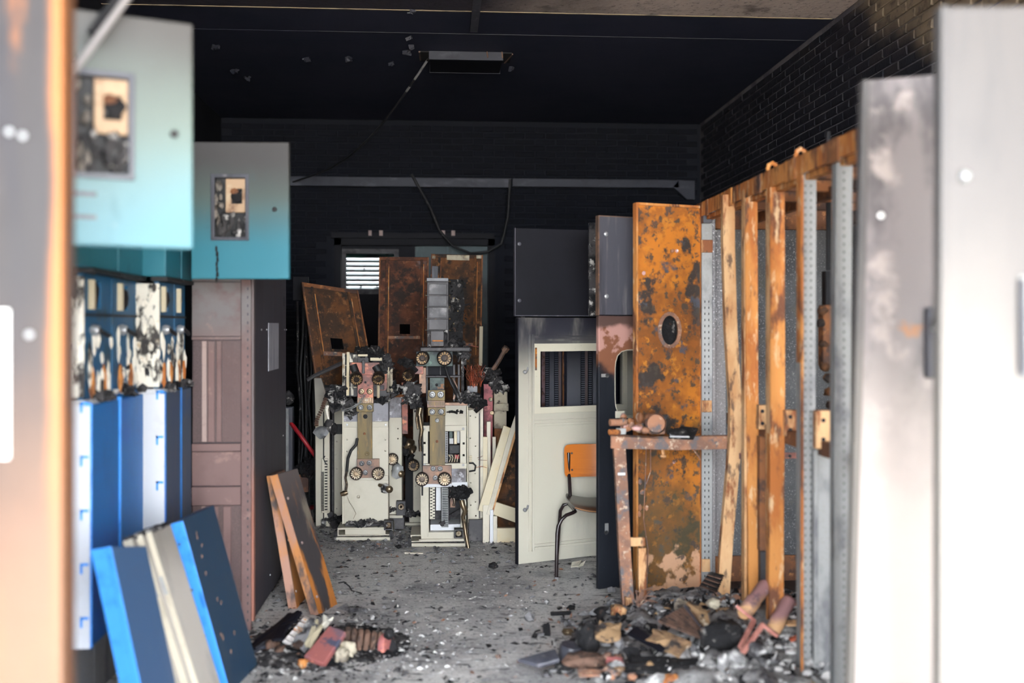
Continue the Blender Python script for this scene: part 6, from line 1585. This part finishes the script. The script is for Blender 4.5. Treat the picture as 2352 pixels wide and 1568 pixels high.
def sl(name, m, pts, th, label, cat, bev=.003, group=None):
    """a loose sheet: four (px, py, depth) corners"""
    kk = .975 if pts[0][0] < 930 else .95
    c4 = [P(q[0], q[1], q[2] * kk) for q in pts]
    if name in ('tan_board', 'grey_flap', 'grey_slate', 'black_sheet'):      # torn outline
        R = random.Random(int(pts[0][0] + pts[1][1]))
        mid_ = (c4[0] + c4[1] + c4[2] + c4[3]) / 4
        nn = (c4[1] - c4[0]).cross(c4[3] - c4[0]).normalized()
        rim = []
        for a in range(4):
            for t in (0, .28, .5, .77):
                q = c4[a].lerp(c4[(a + 1) % 4], t)
                rim.append(q + (mid_ - q) * R.uniform(-.06, .2) + nn * R.uniform(-.006, .01))
        n_ = len(rim)
        mb = MB().add(rim + [mid_ + nn * .008] + [q - nn * th for q in rim] + [mid_ - nn * th], [(k, (k + 1) % n_, n_) for k in range(n_)] + [(n_ + 1 + (k + 1) % n_, n_ + 1 + k, 2 * n_ + 1) for k in range(n_)] + [((k + 1) % n_, k, n_ + 1 + k, n_ + 1 + (k + 1) % n_) for k in range(n_)])
        o = part(mb, name, m, None)
        return tag(o, label, cat, group)
    o = part(MB().slab(c4, th), name, m, None, bev=bev)
    return tag(o, label, cat, group)
def lump1(name, m, px, py, d, r, seed, label, cat, group=None, amp=.45):
    o = part(MB().lump(P(px, py, d * (.985 if px < 1180 else .965)), r, seed, 3, amp, 2.1), name, m, None, smooth=70)
    return tag(o, label, cat, group)
# small pile on the left
sl('black_sheet', M_blackpanel, [(566, 1492, 4.95), (648, 1462, 4.9), (694, 1404, 5.15), (655, 1410, 5.25)], .012, 'black bent sheet at the back of the small pile, by the perforated cabinet', 'sheet')
R = random.Random(2)
mb = MB()
n = 12
for k in range(n):
    t0_, t1_ = k / n, (k + 1) / n
    def q(t, s, kk): return P(lerp(648, 700, t) + s * lerp(16, 26, t), lerp(1474, 1414, t) + s * 10, 4.88 + .2 * t - (.03 if kk % 2 else 0))
    mb.slab([q(t0_, 0, k), q(t0_, 1, k), q(t1_, 1, k + 1), q(t1_, 0, k + 1)], .004)
o = part(mb, 'crumpled_foil', M_foil, None); tag(o, 'crumpled white foil with orange burns beside the black bent sheet', 'foil')
sl('grey_flap', M_ashgrey, [(668, 1478, 4.9), (700, 1500, 4.82), (742, 1440, 4.95), (715, 1412, 5.05)], .006, 'wrinkled grey flap lying between the white foil and the red slab', 'sheet')
sl('grey_flap', M_creamwarm, [(698, 1476, 4.86), (712, 1496, 4.8), (742, 1438, 4.95), (728, 1418, 5.05)], .006, 'pale folded flap tucked under the upper end of the red slab', 'sheet')
sl('grey_flap', M_whiteburnt, [(738, 1436, 5.0), (748, 1448, 4.97), (767, 1418, 5.08), (741, 1414, 5.1)], .006, 'small pale torn flap standing above the red slab', 'sheet')
sl('red_slab', M_redboard, [(697, 1506, 4.74), (744, 1523, 4.68), (794, 1449, 4.86), (756, 1435, 4.92)], .028, 'red resin slab with dark stains on top of the small pile', 'slab', .006)
o = part(MB().tube([P(574, 1506, 4.8), P(600, 1492, 4.84), P(627, 1478, 4.88)], .017, 10), 'purple_tube', M_greypanel, None, smooth=50); tag(o, 'dull purple tube at the lower end of the black bent sheet', 'tube')
mb = MB()
for k in range(26):
    R = random.Random(k)
    mb.lump(P(R.uniform(600, 690), R.uniform(1476, 1512), R.uniform(4.75, 4.9)), (.03, .03, .022), k, 1, .5)
o = part(mb, 'charred_netting', M_brownmesh, None, smooth=70); tag(o, 'matted brown netting below the white foil', 'netting'); o['kind'] = 'stuff'
mb = MB()
pts = []
for k in range(90):
    t = k / 89
    c = P(lerp(790, 872, t), lerp(1486, 1490, t), 4.85)
    g = t * 2 * pi * 5.5
    rr = lerp(.075, .05, t)
    pts.append(c + Vector((.012 * sin(g), cos(g) * rr * .6, .03 + sin(g) * rr * .75)))
o = part(mb.tube(pts, .013, 6), 'burnt_coil', M_brownmesh, None, smooth=60); tag(o, 'brown burnt coil lying on its side next to the red slab', 'coil')
lump1('pale_lump', M_lime, 800, 1492, 4.8, (.035, .035, .042), 3, 'pale crumbly lump between the red slab and the burnt coil', 'lump')
lump1('pale_lump', M_lime, 785, 1505, 4.72, (.03, .03, .035), 7, 'small pale lump under the lower edge of the red slab', 'lump')
o = part(MB().lathe([(.055, -.016), (.06, 0), (.055, .016), (.02, .02)], P(887, 1482, 4.84), (.9, -.4, .1), 20), 'pink_disc', M_redboard, None, smooth=40, bev=0); tag(o, 'pink disc standing on edge at the aisle end of the small pile', 'disc')
o = part(MB().slab([P(893, 1503, 4.8), P(916, 1498, 4.8), P(902, 1462, 4.86), P(894, 1462, 4.86)], .02), 'black_wedge', M_rubber, None, bev=.003); tag(o, 'black wedge leaning on the pink disc', 'wedge')
lump1('black_ball', M_char, 894, 1455, 4.88, (.025, .025, .028), 5, 'black round ball on top of the black wedge', 'ball', amp=.2)
lump1('orange_crumb', M_rustpost, 696, 1524, 4.66, (.02, .02, .022), 6, 'bright orange crumb in front of the red slab', 'crumb')
o = part(MB().slab([P(770, 1398, 5.56), P(800, 1408, 5.5), P(806, 1400, 5.52), P(796, 1384, 5.6)], .01).tube([P(806, 1404, 5.5), P(818, 1400, 5.5), P(842, 1402, 5.45)], .012, 6), 'grey_spout', M_ashgrey, None); tag(o, 'grey torn spout-shaped scrap lying by the foot of the leaning plates', 'scrap')
# larger pile on the right
fan = thing('ribbed_fan_sheet', 'brown ribbed triangular sheet standing in the rubble below the orange rust door', 'sheet', P(1570, 1450, 4.9))
A, B_, C_, D_ = P(1512, 1424, 4.6), P(1577, 1388, 4.72), P(1628, 1462, 4.46), P(1618, 1466, 4.44)
for k in range(9):
    t0_, t1_ = k / 9, (k + .86) / 9
    p0_, p1_ = A.lerp(B_, t0_), A.lerp(B_, t1_)
    e0, e1 = D_.lerp(C_, t0_), D_.lerp(C_, t1_)
    part(MB().slab([p0_, e0, e1, p1_], .006 if k % 2 else .012), 'rib', M_brownmesh if k < 8 else M_greypanel, fan)
sl('tan_board', M_cardboard, [(1478, 1470, 4.72), (1560, 1502, 4.6), (1592, 1472, 4.66), (1512, 1440, 4.8)], .02, 'tan scorched board lying flat in front of the ribbed sheet', 'board')
sl('tan_board', M_cardboard, [(1577, 1388, 5.02), (1640, 1462, 4.75), (1622, 1400, 4.95), (1588, 1374, 5.08)], .016, 'tan ragged board upright behind the ribbed sheet', 'board')
sl('tan_board', M_lime, [(1545, 1398, 5.05), (1580, 1404, 4.98), (1578, 1376, 5.1), (1552, 1372, 5.12)], .016, 'cream ragged scrap left of the ribbed sheet top, on the mound', 'board')
sl('tan_board', M_cardboard, [(1365, 1462, 4.85), (1428, 1466, 4.82), (1430, 1428, 4.95), (1372, 1424, 4.98)], .02, 'tan charred box lid at the aisle end of the large mound', 'board')
sl('black_plank', M_blackpanel, [(1440, 1452, 4.8), (1520, 1494, 4.62), (1528, 1486, 4.64), (1462, 1436, 4.85)], .014, 'thin black plank running down the mound beside the tan board', 'plank')
sl('black_plate', M_greypanel, [(1186, 1512, 4.72), (1236, 1526, 4.66), (1286, 1512, 4.68), (1276, 1488, 4.78)], .02, 'flat dark oval plate lying on the aisle floor', 'plate', .006)
o = part(MB().lathe([(.05, 0), (.055, .01), (.055, .07), (.05, .08)], G(1308, 1520, .0), (.15, -.1, 1), 18), 'dented_can', M_greypanel, None, smooth=40); tag(o, 'dented dark can beside the flat dark plate', 'can')
lump1('charred_block', M_char, 1350, 1470, 4.85, (.05, .05, .08), 4, 'tall black charred block at the aisle end of the large mound', 'block')
lump1('charred_block', M_char, 1660, 1462, 4.62, (.09, .07, .07), 9, 'rounded black charred block below the copper links', 'block')
lump1('brown_scrap', M_brownmesh, 1345, 1516, 4.62, (.09, .06, .03), 12, 'brown crumpled scrap in front of the charred block', 'scrap')
lump1('coral_crumb', M_redboard, 1412, 1520, 4.6, (.035, .03, .025), 3, 'coral red crumb on the ash in the middle of the aisle edge', 'crumb')
lump1('coral_crumb', M_rustpost, 1545, 1562, 4.42, (.04, .03, .025), 5, 'orange red crumb at the bottom of the mound', 'crumb')
sl('grey_slate', M_char, [(1425, 1545, 4.52), (1600, 1548, 4.48), (1625, 1508, 4.6), (1450, 1506, 4.66)], .015, 'broad dark slate-like sheet lying flat at the front of the mound', 'sheet')
sl('rust_strip', M_rustgrey, [(1330, 1552, 4.5), (1420, 1548, 4.5), (1424, 1538, 4.54), (1325, 1534, 4.56)], .008, 'pale rusty strip lying in front of the dark slate-like sheet', 'strip')
lump1('rust_lump', M_rustpost2, 1420, 1402, 5.25, (.036, .036, .026), 8, 'pale orange rust lump at the foot of the rusty frame leg', 'lump')
lump1('ash_boulder', M_ash, 1690, 1510, 4.4, (.036, .035, .03), 21, 'large white ash boulder under the copper links', 'ash')
lump1('ash_boulder', M_ash, 1660, 1520, 4.4, (.026, .028, .032), 22, 'smaller white ash boulder aisle side of the large one', 'ash')
lump1('ash_boulder', M_lime, 1640, 1385, 5.0, (.03, .03, .024), 25, 'cream ash boulder by the galvanised column foot', 'ash')
lump1('ash_boulder', M_ashgrey, 1735, 1490, 4.45, (.042, .04, .03), 23, 'grey ash boulder behind the copper links', 'ash')
R = random.Random(77)
for mi, (m, nm) in enumerate(((M_ash, 'ash_lumps'), (M_ashgrey, 'grey_lumps'), (M_char, 'char_lumps'), (M_cardboard, 'board_lumps'), (M_rustgrey, 'rust_lumps'))):
    mb = MB()
    for k in range(12):
        px, py = R.uniform(1380, 1830), R.uniform(1392, 1560)
        r = R.uniform(.018, .04)
        mb.lump(P(px, py, 3330 / (py - HZ) + .12), (r, r, r * .8), k + mi * 20, 2, .6, 2.2)
    part(mb, nm, m, big, kind='stuff', smooth=70)
# two insulators with their copper links
def insulator(label, pa, pb, r, links):
    A, B_ = P(*pa), P(*pb)
    t = thing('copper_linked_insulator', label, 'insulator', A, 'insulators with copper links')
    ax = (B_ - A).normalized(); ln = (B_ - A).length
    part(MB().lathe([(r * .7, 0), (r, .012), (r * 1.02, ln * .45), (r * .9, ln * .5), (r * .98, ln - .02), (r * .8, ln)], A, ax, 18), 'tube', M_resintube, t, smooth=50)
    part(MB().lathe([(r * .55, 0), (r * .5, .004)], B_, ax, 14), 'tube_core', M_rustdark, t)
    mb = MB()
    for k in range(len(links) - 1):
        p0_, p1_ = P(*links[k]), P(*links[k + 1])
        mb.bar(p0_, p1_ + (p1_ - p0_).normalized() * .006, .022, .014, (.9, -.3, .5))
    part(mb, 'copper_link', M_pinkcopper, t, bev=.003)
insulator('pinkish tube insulator with bent copper link, farther into the mound', (1706, 1412, 4.55), (1760, 1342, 4.7), .034, [(1692, 1392, 4.52), (1732, 1424, 4.46), (1700, 1486, 4.32)])
insulator('pinkish tube insulator with bent copper link, touching the orange post', (1772, 1452, 4.5), (1812, 1378, 4.62), .034, [(1786, 1460, 4.36), (1752, 1434, 4.36), (1705, 1500, 4.26)])
part_fin = thing('finned_scrap', 'fanned charred fins sticking out by the galvanised column foot', 'fins', P(1635, 1345, 5.3))
for k in range(8):
    a, b = P(1618 + k * 3, 1352 - k * 4, 5.3), P(1646 + k * 2, 1358 - k * 5, 5.25)
    part(MB().bar(a + Vector((-.02, 0, .02)), b, .03, .006), 'fin', M_char if k % 2 else M_brownmesh, part_fin)
o = part(MB().bar(P(1802, 1365, 4.9), P(1832, 1388, 4.8), .03, .012), 'copper_scrap', M_copper, None, bev=.002); tag(o, 'copper bar scrap sticking out behind the orange post', 'scrap')
o = part(MB().bar(P(1814, 1470, 4.4), P(1836, 1460, 4.4), .03, .012), 'copper_scrap', M_wire, None, bev=.002); tag(o, 'orange copper scrap at the foot of the galvanised post', 'scrap')
o = part(MB().slab([P(1800, 1434, 4.6), P(1836, 1434, 4.55), P(1836, 1422, 4.6), P(1800, 1424, 4.65)], .008), 'rust_scrap', M_rustpost2, None); tag(o, 'pale rusty strip lying behind the nearer insulator', 'scrap')
mb = MB()
R = random.Random(15)
for k in range(14):
    a = P(1462 + R.uniform(-8, 8), 1395 + R.uniform(-5, 5), 5.2)
    b = a + Vector((R.uniform(-.06, .1), R.uniform(-.05, .05), R.uniform(.03, .1)))
    mb.tube([a, a.lerp(b, .5) + Vector((R.uniform(-.02, .02), 0, .03)), b], .003, 4)
o = part(mb, 'wire_tangle', M_rustgrey, None); tag(o, 'tangle of pinkish burnt wire at the foot of the rusty frame', 'wire'); o['kind'] = 'stuff'
# lone bits on the open floor
o = part(MB().slab([G(1311, 1301, .012), G(1328, 1299, .02), G(1336, 1286, .03), G(1314, 1290, .03)], .006).slab([G(1326, 1302, .006), G(1340, 1298, .008), G(1346, 1286, .03), G(1334, 1293, .02)], .004), 'paper_scrap', M_cream, None); tag(o, 'torn cream scrap lying on the floor in front of the cream door', 'scrap')
o = part(MB().bar(G(1265, 1409, .012), G(1312, 1407, .014), .02, .016), 'charred_stick', M_char, None); tag(o, 'short charred stick lying on the open floor', 'stick')
lump1('bronze_crumb', M_bronze, 1304, 1450, 5.1, (.025, .02, .015), 3, 'tarnished crumb near the aisle end of the mound', 'crumb')
o = part(MB().bar(G(930, 1269, .006), G(972, 1270, .006), .02, .008), 'pale_strip', M_cream, None); tag(o, 'thin pale strip lying in front of the arc-chute truck', 'strip')
lump1('black_lump', M_char, 915, 1255, 7.15, (.02, .02, .012), 13, 'small black lump between the two trucks on the floor', 'lump')
lump1('black_lump', M_char, 1133, 1298, 6.55, (.028, .03, .018), 14, 'black lump on the floor beside the cream door', 'lump')
mb = MB().tube([G(778, 1338, .02), G(790, 1336, .05), G(802, 1346, .03), G(808, 1356, .008), G(830, 1362, .006)], .004, 6)
o = part(mb, 'bent_wire', M_rubber, None, smooth=60); tag(o, 'bent black wire on the floor by the leaning plates', 'wire')
